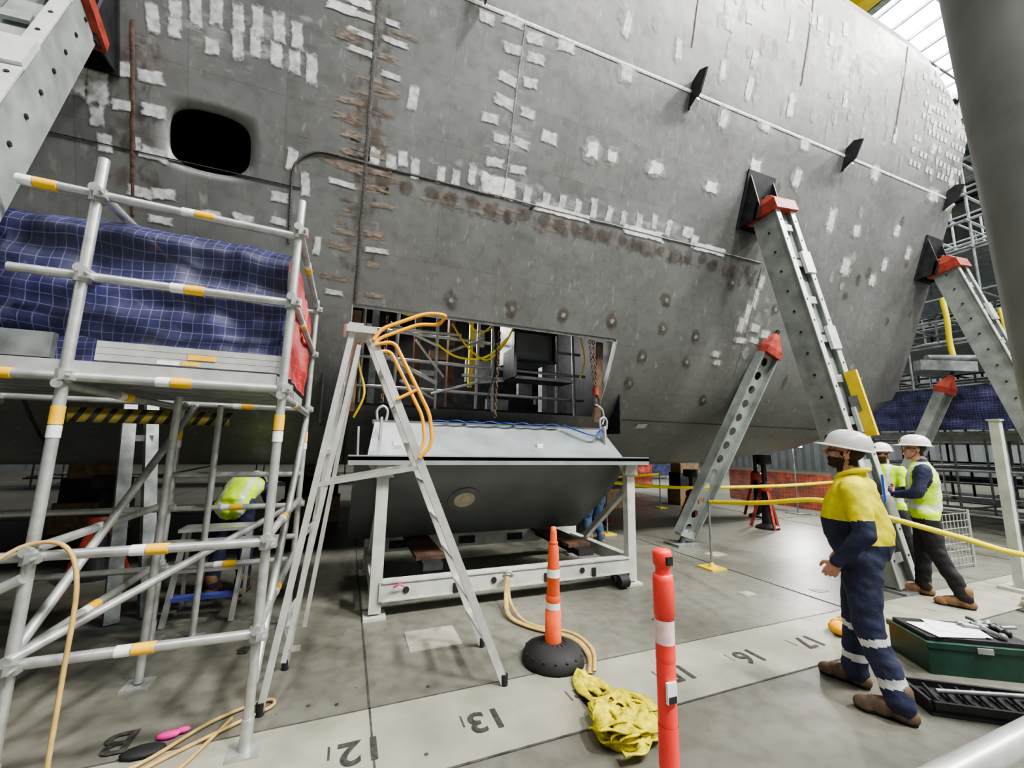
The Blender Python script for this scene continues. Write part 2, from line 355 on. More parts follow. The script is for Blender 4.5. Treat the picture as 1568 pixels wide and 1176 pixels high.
# ---------------------------------------------------------------- hall
def shell():
    f=MB();x0,x1,y0,y1,H=-14,36,-9,34,17
    f.add([(x0,y0,0),(x1,y0,0),(x1,y1,0),(x0,y1,0)],[(0,1,2,3)],'floor');f.build('floor')
    for nm,a,b in(('wall_front',(x0,y0),(x1,y0)),('wall_right',(x1,y0),(x1,y1)),('wall_back',(x1,y1),(x0,y1)),('wall_left',(x0,y1),(x0,y0))):
        w=MB();n=60;p0=V((*a,0));p1=V((*b,0));d=(p1-p0).normalized();nn=V((-d.y,d.x,0));vs=[];fs=[]
        for i in range(n*2+1):
            q=p0.lerp(p1,i/(n*2))+nn*(.06 if (i//1)%2 else 0)
            vs+=[q,q+V((0,0,H))]
        for i in range(n*2): fs.append((2*i,2*i+2,2*i+3,2*i+1))
        w.add(vs,fs,'wall');w.build(nm)
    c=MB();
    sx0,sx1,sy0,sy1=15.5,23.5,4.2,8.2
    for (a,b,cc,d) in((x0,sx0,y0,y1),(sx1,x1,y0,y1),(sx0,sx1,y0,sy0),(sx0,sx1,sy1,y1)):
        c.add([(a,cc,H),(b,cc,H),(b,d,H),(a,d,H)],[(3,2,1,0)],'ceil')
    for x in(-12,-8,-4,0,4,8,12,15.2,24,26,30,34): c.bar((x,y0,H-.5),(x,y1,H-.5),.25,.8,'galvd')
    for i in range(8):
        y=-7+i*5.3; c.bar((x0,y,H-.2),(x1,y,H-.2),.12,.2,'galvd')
    c.build('ceiling')
    g=MB();g.add([(sx0,sy0,H+.1),(sx1,sy0,H+.1),(sx1,sy1,H+.1),(sx0,sy1,H+.1)],[(3,2,1,0)],'glass')
    for i in range(9): g.bar((sx0+i*1.0,sy0,H),(sx0+i*1.0,sy1,H),.07,.12,'galvd')
    for i in range(4): g.bar((sx0,sy0+i*1.33,H-.02),(sx1,sy0+i*1.33,H-.02),.07,.12,'galvd')
    g.build('window_1')
    k=MB();k.bar((12.0,-8.8,13.7),(12.0,33,13.7),.25,.5,'yellow');k.bar((12.0,-8.8,13.98),(12.0,33,13.98),.42,.05,'yellow');k.bar((12.0,-8.8,13.42),(12.0,33,13.42),.42,.05,'yellow')
    k.box((12.0,-1,13.1),(.9,.9,.5),'galvd');k.tube((12.0,-1,12.9),(12.0,-1,12.2),.2,'dark')
    k.build('overhead_crane_girder')
shell()
fm=MB()
Z=.004
fm.box((11,2.53,Z/2),(50,.62,Z),'strip')
for y in(2.22,2.84): fm.box((11,y,Z/2+.001),(50,.012,Z),'line')
for i in range(22):
    x=-.5+.71*i+.02
    fm.box((x-.2,2.53,Z/2+.001),(.012,.10,Z),'line')
for x in(-4.4,.245,4.9,9.6,14.2): fm.box((x,8,Z/2+.001),(.012,34,Z),'line')
for y in(-3,6.9,11): fm.box((11,y,Z/2+.001),(50,.012,Z),'line')
for(x,y,w,h) in((.78,3.62,.42,.36),(-.28,3.8,.12,.1),(2.35,4.35,.16,.12),(4.3,3.5,.16,.12),(5.4,4.9,.3,.2),(5.2,3.3,.16,.12),(-1.2,4.7,.3,.25)):
    fm.box((x,y,Z/2),(w,h,Z),'fpatch')
for(x,y) in((-.1,3.0),(.06,2.95),(-.14,1.9),(.5,2.35),(.62,2.95),(1.9,3.2),(2.2,2.4),(2.8,3.3)):
    fm.lathe((x,y,0),[(0.012,.0055),(0,.0055)],'line',10)
fm.build('floor_line_markings')
def text_mesh(t,x,y,size,rz,par):
    c=bpy.data.curves.new('numeral_'+t,'FONT');c.body=t;c.size=size;c.align_x='CENTER';c.align_y='CENTER';c.offset=.005
    o=bpy.data.objects.new('numeral_'+t,c);COL.objects.link(o);bpy.context.view_layer.update()
    dg=bpy.context.evaluated_depsgraph_get();me=bpy.data.meshes.new_from_object(o.evaluated_get(dg));bpy.data.objects.remove(o)
    me.materials.clear();me.materials.append(M['num'])
    n=bpy.data.objects.new('numeral_'+t,me);COL.objects.link(n);n.location=(x,y,.0075);n.rotation_euler=(0,0,rz);n.parent=par
fn=empty('floor_position_numerals')
for t,x in(('11',-.52),('12',.19),('13',.88),('14',1.6),('15',2.33),('16',3.04),('17',3.75),('18',4.46)):
    text_mesh(t,x,2.5,.24,math.pi,fn)
text_mesh('B',-1.0,3.0,.26,math.pi,fn);text_mesh('B',-.62,3.9,.15,math.pi,fn)
# ---------------------------------------------------------------- hull
PS=[(6.0,1.3),(5.45,1.8),(5.0,2.4),(4.65,3.1),(4.15,4.5),(3.78,5.6),(3.53,6.35),(3.2,7.6),(3.0,8.6),(2.9,9.6)]
def prof(z):
    ps=PS
    if z<=ps[0][1]: return ps[0][0]
    for i in range(len(ps)-1):
        if z<=ps[i+1][1]:
            h=ps[i+1][1]-ps[i][1];t=(z-ps[i][1])/h
            def m(k):
                a=max(k-1,0);b=min(k+1,len(ps)-1);return (ps[b][0]-ps[a][0])/(ps[b][1]-ps[a][1])
            t2=t*t;t3=t2*t
            return (2*t3-3*t2+1)*ps[i][0]+(t3-2*t2+t)*h*m(i)+(-2*t3+3*t2)*ps[i+1][0]+(t3-t2)*h*m(i+1)
    return ps[-1][0]
def surf(x,z,off=0):
    y=prof(z)
    if off:
        dy=(prof(z+.02)-prof(z-.02))/.04
        n=V((0,-1,dy)).normalized()
        return V((x,y,z))+n*off
    return V((x,y,z))
def zb(x):
    if x<5: return 1.3
    if x<8.3: return 1.3+.3*((x-5)/3.3)**1.5
    return 1.6+1.05*((x-8.3)/2.2)**1.3
def zt(x):
    return 8.5 if x<8.2 else 8.5-.95*((x-8.2)/2.3)**2
OX0,OX1,OZ0,OZ1=-.05,3.45,2.05,3.12
hl=MB()
HX0,HX1=-8,10.5
xs=sorted(set([round(HX0+i*.5,3) for i in range(38)]+[OX0,OX1,-2.0,-.8]))
zfix=[OZ0,OZ1,3.9,4.8]
base=[1.3+i*.1 for i in range(int((8.62-1.3)/.1)+1)]+[8.62]+zfix
zs=sorted(set(round(z,3) for z in base))
cy=9.5
for i in range(len(xs)-1):
    a,b=xs[i],xs[i+1]
    for j in range(len(zs)-1):
        z0,z1=zs[j],zs[j+1]
        if a>=OX0-1e-6 and b<=OX1+1e-6 and z0>=OZ0-1e-6 and z1<=OZ1+1e-6: continue
        if a>=-2.0-1e-6 and b<=-.8+1e-6 and z0>=3.9-1e-6 and z1<=4.8+1e-6: continue
        def cl(x,z): return min(max(z,zb(x)),zt(x))
        q=[(a,cl(a,z0)),(b,cl(b,z0)),(b,cl(b,z1)),(a,cl(a,z1))]
        if q[0][1]==q[3][1] and q[1][1]==q[2][1]: continue
        vs=[surf(*t) for t in q]
        hl.add(vs,[(0,1,2,3)],'hull',True)
        hl.add([(v.x,2*cy-v.y,v.z) for v in vs],[(3,2,1,0)],'hull',True)
for i in range(len(xs)-1):
    a,b=xs[i],xs[i+1]
    A,B=surf(a,zb(a)),surf(b,zb(b));
    hl.add([A,B,(b,cy,zb(b)-.12),(a,cy,zb(a)-.12),(b,2*cy-B.y,B.z),(a,2*cy-A.y,A.z)],[(0,3,2,1),(3,5,4,2)],'hull')
    A,B=surf(a,zt(a)),surf(b,zt(b));hl.add([A,B,(b,2*cy-B.y,B.z),(a,2*cy-A.y,A.z)],[(0,1,2,3)],'hull')
for X in(HX0,HX1):
    pts=[];z=zb(X)
    while z<zt(X): pts.append(surf(X,z));z+=.2
    pts.append(surf(X,zt(X)));pts2=[V((X,2*cy-q.y,q.z)) for q in pts[::-1]]
    hl.add(pts+pts2+[(X,cy,zb(X)-.12)],[tuple(range(len(pts)*2+1))],'hull')
S=48;ocx,ocz=-1.38,4.34;outer=[];inner=[];rx,rz=.32,.26
for k in range(S):
    t=2*math.pi*k/S;c,s_=math.cos(t),math.sin(t)
    inner.append((ocx+rx*math.copysign(abs(c)**.72,c),ocz+rz*math.copysign(abs(s_)**.62,s_)))
    dx,dz=inner[-1][0]-ocx,inner[-1][1]-ocz
    mm=min(((-.8-ocx) if dx>0 else (ocx+2.0))/max(abs(dx),1e-6),((4.8-ocz) if dz>0 else (ocz-3.9))/max(abs(dz),1e-6))
    outer.append((ocx+dx*mm,ocz+dz*mm))
for cx_,cz_ in((-2.0,3.9),(-.8,3.9),(-.8,4.8),(-2.0,4.8)):
    k=min(range(S),key=lambda i:(outer[i][0]-cx_)**2+(outer[i][1]-cz_)**2);outer[k]=(cx_,cz_)
rings=[]
for f_ in(0,.33,.66,1): rings.append([surf(outer[k][0]*(1-f_)+inner[k][0]*f_,outer[k][1]*(1-f_)+inner[k][1]*f_) for k in range(S)])
rings.append([q+V((0,.05,0)) for q in rings[-1]])
vs=[q for rg in rings for q in rg];fs=[]
for g in range(4):
    for k in range(S): b=(k+1)%S;fs.append((g*S+k,g*S+b,(g+1)*S+b,(g+1)*S+k))
hl.add(vs,fs,'hull',True)
hull_root=empty('ship_hull_block')
ho=hl.build('hull_shell',hull_root)
bm=bmesh.new();bm.from_mesh(ho.data);bmesh.ops.remove_doubles(bm,verts=bm.verts,dist=.0005);bmesh.ops.recalc_face_normals(bm,faces=bm.faces);bm.to_mesh(ho.data);bm.free()
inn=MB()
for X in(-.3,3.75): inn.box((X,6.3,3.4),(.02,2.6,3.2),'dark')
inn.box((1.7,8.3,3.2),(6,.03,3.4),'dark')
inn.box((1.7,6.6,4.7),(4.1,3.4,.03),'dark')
for X in(OX0-.005,OX1+.005):
    for k in range(8):
        z0=OZ0+(OZ1-OZ0)*k/8;z1=OZ0+(OZ1-OZ0)*(k+1)/8
        inn.bar(surf(X,z0)+V((0,.04,0)),surf(X,z1)+V((0,.04,0)),.012,.08,'galv',(0,1,0))
inn.bar((OX0,4.69,OZ1+.01),(OX1,4.69,OZ1+.01),.012,.08,'galv')
for X in(.0,3.3): inn.bar((X,4.95,1.95),(X,4.85,3.1),.1,.04,'brown',(0,1,0))
for X in(.25,.85,1.35,2.9): inn.bar((X,5.9,1.6),(X,5.9,4.6),.09,.14,'brown' if X in(.85,1.35) else 'galvd')
inn.box((2.45,5.6,3.25),(.62,.6,.85),'insert')
for X in(2.13,2.77): inn.box((X,5.27,3.25),(.03,.08,.9),'dark')
for z_ in(2.82,3.25,3.68): inn.box((2.45,5.27,z_),(.7,.08,.03),'dark')
inn.box((2.45,5.1,2.5),(.9,.4,.04),'dark');inn.box((2.0,5.1,2.7),(.04,.4,.4),'dark')
for z in(2.35,2.75,3.15,3.5): inn.tube((-.2,5.7,z),(3.6,5.7+random.random()*.3,z),.024,'galv')
for X in(.1,.55,1.1,1.75,1.95,3.1,3.35): inn.tube((X,5.6+random.random()*.5,1.6),(X,5.75,4.4),.024,'galv')
for k in range(12):
    a=V((random.uniform(.0,2.0),5.35,random.uniform(2.2,3.6)));inn.tube(a,a+V((random.uniform(.4,1),.2,random.uniform(-.5,.5))),.02,'galv')
for k in range(10):
    inn.box((random.uniform(.2,3.3),6.6,random.uniform(2.2,3.6)),(random.uniform(.1,.5),.1,random.uniform(.08,.4)),random.choice(['dark','insert','brown','galvd']))
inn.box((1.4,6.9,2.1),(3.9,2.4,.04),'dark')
inn.box((1.75,6.2,3.3),(.06,.05,1.6),'yellow')
inn.build('interior_structure',hull_root)
hz=MB()
hz.path([(1.2,5.2,3.2),(1.4,5.15,2.9),(1.7,5.2,2.75),(1.95,5.2,3.0),(2.1,5.2,3.3)],.014,'yellow')
hz.path([(0.3,5.3,3.4),(.7,5.25,3.25),(1.2,5.25,3.5),(1.6,5.3,3.15),(1.9,5.4,3.4)],.012,'yellow')
hz.path([(1.0,5.2,2.9),(1.3,5.2,2.75),(1.7,5.2,2.8),(2.0,5.2,3.1)],.014,'tape')
hz.path([(.1,5.1,3.0),(.05,5.15,2.6),(.15,5.2,2.2),(.05,5.3,1.9)],.014,'yellow')
hz.path([(3.1,5.1,3.3),(3.2,5.1,2.9),(3.15,5.15,2.6)],.012,'yellow')
hz.path([(1.75,5.1,3.3),(1.8,5.1,2.7),(1.7,5.15,2.2)],.012,'black')
hz.build('yellow_air_hoses',hull_root)
wd=MB()
def weld_v(x,z0,z1,w,k,jit=0):
    n=max(2,int((z1-z0)/.1));L_=[];
    for i in range(n+1):
        z=z0+(z1-z0)*i/n;jx=random.uniform(-jit,jit);L_+= [surf(x-w/2+jx,z,.004),surf(x+jx,z,.012),surf(x+w/2+jx,z,.004)]
    wd.add(L_,[(3*i+a,3*i+a+1,3*i+a+4,3*i+a+3) for i in range(n) for a in(0,1)],k,True)
def weld_h(z,x0,x1,w,k,dz=0,jit=0):
    n=max(2,int((x1-x0)/.12));L_=[]
    for i in range(n+1):
        x=x0+(x1-x0)*i/n;zz=z+dz*i/n+random.uniform(-jit,jit)
        L_+=[surf(x,zz-w/2,.004),surf(x,zz,.013),surf(x,zz+w/2,.004)]
    wd.add(L_,[(3*i+a,3*i+3+a,3*i+a+4,3*i+a+1) for i in range(n) for a in(0,1)],k,True)
weld_v(-.03,3.12,8.5,.04,'weld',.005)
weld_v(-.03,1.35,2.05,.02,'weld')
weld_v(1.5,4.55,6.3,.016,'weldg',.004)
weld_v(3.8,6.8,8.5,.02,'weldr',.004);weld_v(5.9,7.0,8.5,.025,'weldr',.004);weld_v(8.3,7.0,8.4,.03,'weldr',.004)
weld_v(-1.95,3.6,5.1,.035,'weldr',.004);weld_v(-2.9,1.5,7,.03,'weld')
weld_h(6.24,.2,10.45,.042,'weldw',.16)
weld_h(4.5,1.3,5.85,.020,'weldg',.02,.004)
weld_h(4.49,-.3,1.4,.03,'weld',.0,.004)
weld_h(2.03,3.45,9.8,.02,'weld')
weld_h(4.12,-8,-.62,.010,'weld');weld_v(5.88,2.8,4.5,.015,'weldg')
q=[surf(-.3,4.49,.008),surf(-.5,4.47,.008),surf(-.65,4.36,.008),surf(-.7,4.2,.008),surf(-.7,3.6,.008)]
wd.path(q,.013,'weld',6)
wd.build('weld_seams',hull_root)
pt=MB()
def patch(x,z,w,h,k,ang=0,off=.006,nx=3,nz=3):
    vs=[];uvs=[]
    ca,sa=math.cos(ang),math.sin(ang)
    for j in range(nz+1):
        for i in range(nx+1):
            a=(i/nx-.5)*w;b=(j/nz-.5)*h
            vs.append(surf(x+a*ca-b*sa,z+a*sa+b*ca,off));uvs.append((i/nx,j/nz))
    pt.add(vs,[(j*(nx+1)+i,j*(nx+1)+i+1,(j+1)*(nx+1)+i+1,(j+1)*(nx+1)+i) for j in range(nz) for i in range(nx)],k,True,uvs)
patch(2.9,4.34,5.6,.30,'bandb',0,.003,40,4)
patch(1.6,4.33,3.0,.28,'bandc',0,.0035,24,4)
patch(-.03,4.8,.75,3.4,'bandc',0,.003,6,34)
patch(-.03,4.8,.45,3.5,'bandb',0,.0035,4,34)
patch(-.45,4.45,.9,.45,'bandc',0,.0025,8,6)
patch(5.5,4.3,1.2,.5,'bandb',0,.0025,10,6)
patch(2.6,4.62,5.6,.30,'bandw',0,.002,40,4)
patch(1.5,5.4,.8,2.0,'bandw',0,.002,6,20)
patch(-1.2,5.3,2.0,.8,'bandw',0,.002,14,8)
patch(7.5,7.4,5.6,1.9,'bandw',0,.002,30,14)
patch(6.0,3.7,.9,1.4,'bandw',0,.002,8,12)
patch(-1.95,4.4,.5,1.6,'bandb',0,.002,5,14)
R1="-1.81,5.16,0.09,0.21;-1.65,5.24,0.09,0.22;-1.51,5.33,0.09,0.24;-1.36,5.39,0.10,0.25;-1.19,5.37,0.09,0.22;-1.04,5.39,0.09,0.25;-0.87,5.41,0.10,0.23;-0.72,5.40,0.10,0.21;-1.66,5.14,0.09,0.15;-1.38,5.09,0.11,0.12;-1.19,5.16,0.09,0.21;-1.05,5.21,0.09,0.20;-0.88,5.19,0.10,0.19;-0.73,5.18,0.10,0.18;-0.58,5.16,0.10,0.25;-2.01,4.72,0.12,0.11;-1.82,4.72,0.18,0.09;-2.18,4.53,0.15,0.24;-2.01,4.45,0.16,0.08;-1.80,4.47,0.18,0.10;-2.19,4.32,0.10,0.15;-2.14,4.13,0.10,0.13;-1.91,4.18,0.04,0.10"
for t in R1.split(';'):
    x,z,w,h=[float(a) for a in t.split(',')];patch(x,z,w*1.15,h*1.2,'pp',random.uniform(.0,.12))
for(x,z,w,h) in((-1.8,4.13,.17,.09),(-1.9,3.8,.16,.08),(-1.73,3.82,.16,.08),(-.8,4.0,.13,.08),(-.71,4.35,.08,.17),(-.58,4.17,.07,.2),(-1.36,3.73,.13,.06),(-1.75,3.6,.16,.06),(-.44,3.62,.06,.16),(.38,5.2,.09,.2),(-2.3,4.55,.08,.2),(-1.55,5.5,.1,.12),(-1.1,3.75,.15,.06),(-.8,3.78,.12,.06),
 (.05,4.57,.09,.14),(.22,4.55,.09,.13),(.33,4.62,.09,.13),(.47,4.55,.08,.18),(.75,4.56,.08,.15),(.92,4.57,.08,.15),(1.1,4.65,.08,.19),(1.8,4.58,.09,.17),(2.05,4.58,.09,.15),(2.27,4.6,.08,.16),(2.5,4.6,.08,.16),(2.73,4.64,.08,.21),(2.97,4.62,.08,.17),(3.2,4.62,.08,.15),(3.45,4.64,.09,.16),(3.7,4.67,.08,.17),(3.95,4.65,.08,.18),(4.3,4.66,.16,.13),(4.45,4.58,.12,.12),
 (1.06,6.15,.15,.09),(1.36,6.23,.2,.1),(1.64,6.15,.18,.1),(1.4,5.97,.2,.09),(1.68,5.97,.18,.09),(1.38,5.68,.2,.09),(1.37,5.45,.2,.1),(1.23,5.25,.17,.09),(1.65,5.72,.15,.09),(1.67,5.42,.15,.09),(1.39,5.08,.17,.08),(1.64,5.1,.17,.08),(1.98,5.25,.18,.12),(1.35,4.83,.19,.09),(1.63,4.82,.18,.08),(2.03,6.2,.2,.1)):
    patch(x,z,w*1.35,h*1.3,'pp',random.uniform(-.12,.12))
for(x,z,w,h) in((1.42,4.6,.48,.24),(2.3,4.5,.9,.10),(3.55,4.51,.75,.13),(4.75,4.52,.7,.12),(5.3,5.75,.28,.24),(3.57,5.3,.3,.22),(4.56,5.3,.3,.19),(2.58,5.27,.22,.26),(2.87,5.27,.2,.18)):
    patch(x,z,w*(1.5 if w<.4 else 1),h*(1.4 if w<.4 else 1),'pw' if w>.42 else 'pt',0,.007)
    if w<.4: patch(x,z,w*.8,h*.8,'pw',0,.009)
for(x,z,w,h) in((2.88,6.2,.18,.2),(2.8,6.7,.1,.3),(6.2,5.8,.16,.25),(5.33,6.27,.18,.12),(4.54,6.15,.15,.22),(3.6,6.7,.1,.25),(4.38,6.7,.1,.25),(6.2,6.27,.18,.16),(7.2,5.4,.18,.34),(7.9,5.37,.16,.18),(8.0,6.3,.18,.22),(7.85,4.8,.22,.26),(8.67,4.7,.16,.18),(9.8,6.35,.3,.2),(9.0,5.6,.14,.2),(8.9,5.0,.14,.2),(9.5,5.3,.14,.2),(5.8,3.75,.12,.3),(5.72,3.58,.14,.22),(6.05,3.57,.2,.12),(6.3,3.5,.18,.12),(5.8,3.35,.22,.08),(6.1,3.38,.18,.08),(5.35,3.1,.15,.09),(5.42,2.98,.15,.08),(4.4,1.95,.2,.07),(5.9,4.0,.1,.3),(5.95,4.25,.1,.2)):
    patch(x,z,w*2.0,h*1.7,'pt',0,.005);patch(x,z,w*1.15,h*1.15,'pp',random.uniform(-.15,.15),.007)
for i in range(120):
    x=random.uniform(2.5,10.3);z=random.uniform(6.6,8.3)
    patch(x,z,random.uniform(.08,.18),random.uniform(.16,.42),random.choice(['pt','pt','pt','pp']),random.uniform(-.1,.1))
for i in range(13):
    for j in range(8):
        if random.random()<.75: patch(8.9+i*.13,6.7+j*.2,.10,.11,'pp')
for i in range(26):
    patch(random.uniform(5.8,10.2),random.uniform(2.8,6),random.uniform(.1,.18),random.uniform(.15,.3),random.choice(['pt','pt','pb']),0)
for(x,z) in((1.02,3.3),(1.8,3.3),(2.53,3.32),(3.3,3.34),(4.2,3.35),(4.85,3.3),(3.95,2.93),(4.8,2.93),(5.34,4.15),(4.15,3.73),(3.85,2.55),(6.4,3.9),(7.2,4.2),(5.4,2.4)):
    patch(x,z,.19,.25,'pb',random.uniform(0,1));patch(x+.01,z,.08,.08,'pt',0,.008)
for i in range(24):
    x=.15+i*.235+random.uniform(-.05,.05)
    patch(x,4.34+random.uniform(-.06,.05),random.uniform(.14,.24),random.uniform(.14,.22),'pb',random.uniform(-.5,.5),.005)
for i in range(22):
    z=3.2+i*.15
    if random.random()<.75: patch(-.03-random.uniform(.12,.22),z,random.uniform(.16,.32),.06,random.choice(['pc','pc','pp']),random.uniform(-.06,.06))
    if random.random()<.75: patch(-.03+random.uniform(.12,.2),z+.03,random.uniform(.16,.3),.06,random.choice(['pc','pc','pp']),random.uniform(-.06,.06))
patch(-.35,5.75,.3,.09,'pw');patch(-.2,5.85,.28,.09,'pw');patch(.25,5.72,.3,.05,'pc');patch(-.3,5.55,.24,.12,'pc')
pt.build('primer_patches',hull_root)
bk=MB()
for X,z in((3.9,6.3),(7.15,6.34),(10.2,6.4)):
    s0=surf(X,z+.12);s1=surf(X,z-.22)
    bk.prism([s0,s0+V((0,-.12,.06)),s0+V((0,-.24,.0)),s1+V((0,-.22,.1)),s1+V((0,-.04,0)),s1],V((.025,0,0)),'dark')
    bk.prism([s1+V((0,-.16,.06)),s1+V((.0,-.04,.0)),s1+V((.09,-.05,.0)),s1+V((.05,-.16,.06))],(0,0,-.03),'white')
s0=surf(1.0,6.6);bk.prism([s0,s0+V((0,-.2,0)),s0+V((0,-.15,-.4)),s0+V((0,.05,-.4))],(.02,0,0),'brown')
bk.build('lifting_lugs',hull_root)
# ---------------------------------------------------------------- props
def prop(name,top,base,w,bracket=True,board=False):
    top=V(top);base=V(base);d=(top-base).normalized();e=MB()
    side=V((1,0,0));side=(side-d*side.dot(d)).normalized();out=side.cross(d).normalized()
    if out.y>0: out=-out
    L_=(top-base).length;cap=top-d*.35
    b0=base+d*.06
    e.bar(b0,cap,w*.62,w*.62,'propg',out)
    for sg in(-1,1):
        e.bar(b0+side*sg*w*.42,cap+side*sg*w*.42,w*.12,w*.95,'propg',out)
        e.bar(b0+side*sg*w*.42+out*w*.48,cap+side*sg*w*.42+out*w*.48,w*.24,.012,'propl',out)
        n=int(L_/.3)
        for i in range(n):
            c=b0+d*(.2+i*.3)+side*sg*w*.49
            e.tube(c,c+side*sg*.006,.016,'black',seg=8)
            c2=b0+d*(.3+i*.3)+side*sg*w*.42+out*(w*.48+.008);e.tube(c2,c2+out*.004,.013,'black',seg=8)
    n=int(L_/.55)
    for i in range(n):
        c=b0+d*(.3+i*.55);e.obox(c+out*w*.40,[side,out,d],[w*.2,.012,.05],'propg')
        if i%2: e.obox(c+side*w*.3+out*w*.5,[side,out,d],[w*.24,.02,.16],'propl')
    if board: e.obox(b0+d*(L_*.40)+out*w*.68+side*.1,[side,out,d],[.02,.07,.42],'yellow');e.obox(b0+d*(L_*.40)+out*w*.54+side*.1,[side,out,d],[.03,.05,.1],'galvd')
    a=cap
    vs=[];
    for t,s_ in((0,.62),(.16,.6),(.3,.28)):
        for sx,sy in((-1,-1),(1,-1),(1,1),(-1,1)): vs.append(a+d*t+side*sx*w*s_+out*sy*w*s_)
    fs=[(3,2,1,0),(8,9,10,11)]+[(4*g+i,4*g+(i+1)%4,4*g+4+(i+1)%4,4*g+4+i) for g in(0,1) for i in range(4)]
    e.add(vs,fs,'red')
    e.tube(a+d*.25,top,.05,'dark')
    e.box((base.x,base.y,.015),(.5,.5,.03),'galvd');e.tube((base.x,base.y,.03),base+d*.12,.09,'galvd')
    if bracket:
        n=V((0,-1,(prof(top.z+.05)-prof(top.z-.05))/.1)).normalized();up=n.cross(V((1,0,0))).normalized()
        if up.z<0: up=-up
        c=surf(top.x,top.z)
        e.obox(c+n*.015,[V((1,0,0)),up,n],[w*.75,.42,.012],'dark')
        for sx in(-1,1):
            q=c+V((sx*w*.62,0,0))
            e.prism([q+up*.4,q+n*.28-up*.12,q+n*.30-up*.3,q-up*.4],V((.02,0,0)),'dark')
        e.obox(c+n*.24-up*.2,[V((1,0,0)),up,n],[w*.62,.12,.02],'dark')
    return e.build(name)
prop('steel_shoring_prop',(5.46,3.72,5.28),(6.19,3.07,0),.38,True,True)
prop('steel_shoring_prop',(10.2,3.7,5.3),(11.0,2.6,0),.38)
prop('steel_shoring_prop',(-2.30,3.82,5.05),(-1.42,1.17,0),.36)
def prop_holes(name,top,base,w):
    top=V(top);base=V(base);d=(top-base).normalized();e=MB()
    wd_=V((1,0,0));wd_=(wd_-d*wd_.dot(d)).normalized();nn=d.cross(wd_)
    e1=top-d*.45;b1=base+d*.15
    n=int((e1-b1).length/.24)
    e.holed(b1,e1,wd_,w,.012,n,w*.2,'propg')
    for sg in(-1,1):
        e.bar(b1+wd_*sg*w/2,e1+wd_*sg*w/2,.03,.16,'propg',nn)
    vs=[]
    for t,s_ in((0,.55),(.12,.5),(.38,.12)):
        for sx,sy in((-1,-1),(1,-1),(1,1),(-1,1)): vs.append(e1+d*t+wd_*sx*w*s_+nn*sy*w*s_*.6)
    fs=[(3,2,1,0),(8,9,10,11)]+[(4*g+i,4*g+(i+1)%4,4*g+4+(i+1)%4,4*g+4+i) for g in(0,1) for i in range(4)]
    e.add(vs,fs,'red');e.tube(e1+d*.3,top,.03,'dark')
    e.tube(base,b1+d*.1,.05,'galvd');e.box((base.x,base.y,.02),(.45,.35,.04),'galvd')
    e.bar(b1+d*.02-wd_*w/2,b1+d*.02+wd_*w/2,.12,.12,'propg')
    return e.build(name)
prop_holes('perforated_raking_prop',(6.55,4.43,3.58),(5.35,5.55,0.03),.36)
prop_holes('perforated_raking_prop',(11.0,4.05,3.2),(10.6,5.3,0.03),.34)
cb=MB();cb.bar((10.56,4.4,3.35),(11.4,3.9,3.3),.18,.2,'galvd');cb.tube((10.7,4.3,3.5),(12.5,3.4,3.5),.06,'galvd');cb.build('hull_end_support_beam')
pc=MB()
pc.tube((4.24,.92,0.03),(3.80,.915,5.6),.28,'colg',seg=48);pc.tube((4.0,.68,.03),(3.56,.675,5.6),.05,'colg',seg=20)
pc.tube((4.235,.92,.02),(4.236,.92,.05),.36,'colg',seg=40)
pc.build('round_steel_column')
# ---------------------------------------------------------------- scaffolding
def coupler(e,p):
    p=V(p);e.tube(p-V((0,0,.035)),p+V((0,0,.035)),.036,'galv',seg=10)
    e.box(p+V((.03,-.03,0)),(.05,.05,.045),'galv')
    e.tube(p+V((.04,-.05,.0)),p+V((.04,-.09,.0)),.009,'galv',seg=6)
def tag(e,p1,p2,t,k='tagy',l=.09):
    p1=V(p1);p2=V(p2);c=p1.lerp(p2,t);d=(p2-p1).normalized();e.tube(c-d*l/2,c+d*l/2,.0275,k,seg=12);
    c2=c-d*(l*.9);e.tube(c2-d*l/3,c2+d*l/3,.0272,'white',seg=12)
sc=MB();r=.0242
FY,BY=2.7,4.3
X1,X2,X3=-.375,-1.34,-2.5
for X in(X1,X2,X3):
    for Y in(FY,BY):
        top=3.1 if Y==FY else 2.98
        sc.tube((X,Y,.02),(X,Y,top),r,'galv',seg=14);sc.box((X,Y,.006),(.15,.15,.012),'galv');sc.tube((X,Y,.01),(X,Y,.16),.03,'galv')
        for z in(.57,1.04,1.9,2.43,2.88): coupler(sc,(X,Y,z))
        tag(sc,(X,Y,0),(X,Y,top),.55)
xl=-3.2
for Y,zz in((FY,(.57,1.04,1.9,2.43)),(BY,(.55,1.02,1.9,2.43,2.86))):
    for z in zz:
        p,q=(xl if z<2 or Y==BY else -1.62,Y,z),(X1+.02,Y,z);sc.tube(p,q,r,'galv',seg=14);tag(sc,(X2,Y,z),(X1,Y,z),.5)
        if Y==FY and z<2: tag(sc,(X3,Y,z),(X2,Y,z),.8)
sc.tube((-1.62,FY,2.90),(X1+.02,FY,2.86),r,'galv',seg=14);tag(sc,(X2,FY,2.89),(X1,FY,2.87),.5);tag(sc,(-1.75,FY,2.9),(X2,FY,2.89),.5)
for X in(X1,X2,X3):
    for z in(.6,1.07,1.86,2.46,2.91):
        sc.tube((X,FY-.05,z),(X,BY+.05,z),r,'galv',seg=12)
        tag(sc,(X,FY,z),(X,BY,z),.4)
sc.tube((X2,FY,.62),(X2+.1,BY,1.9),r,'galv');sc.tube((X2,FY-.03,.6),(X1,BY,1.05),r,'galv');sc.tube((X1,FY+.04,.3),(X1,BY,1.8),r,'galv')
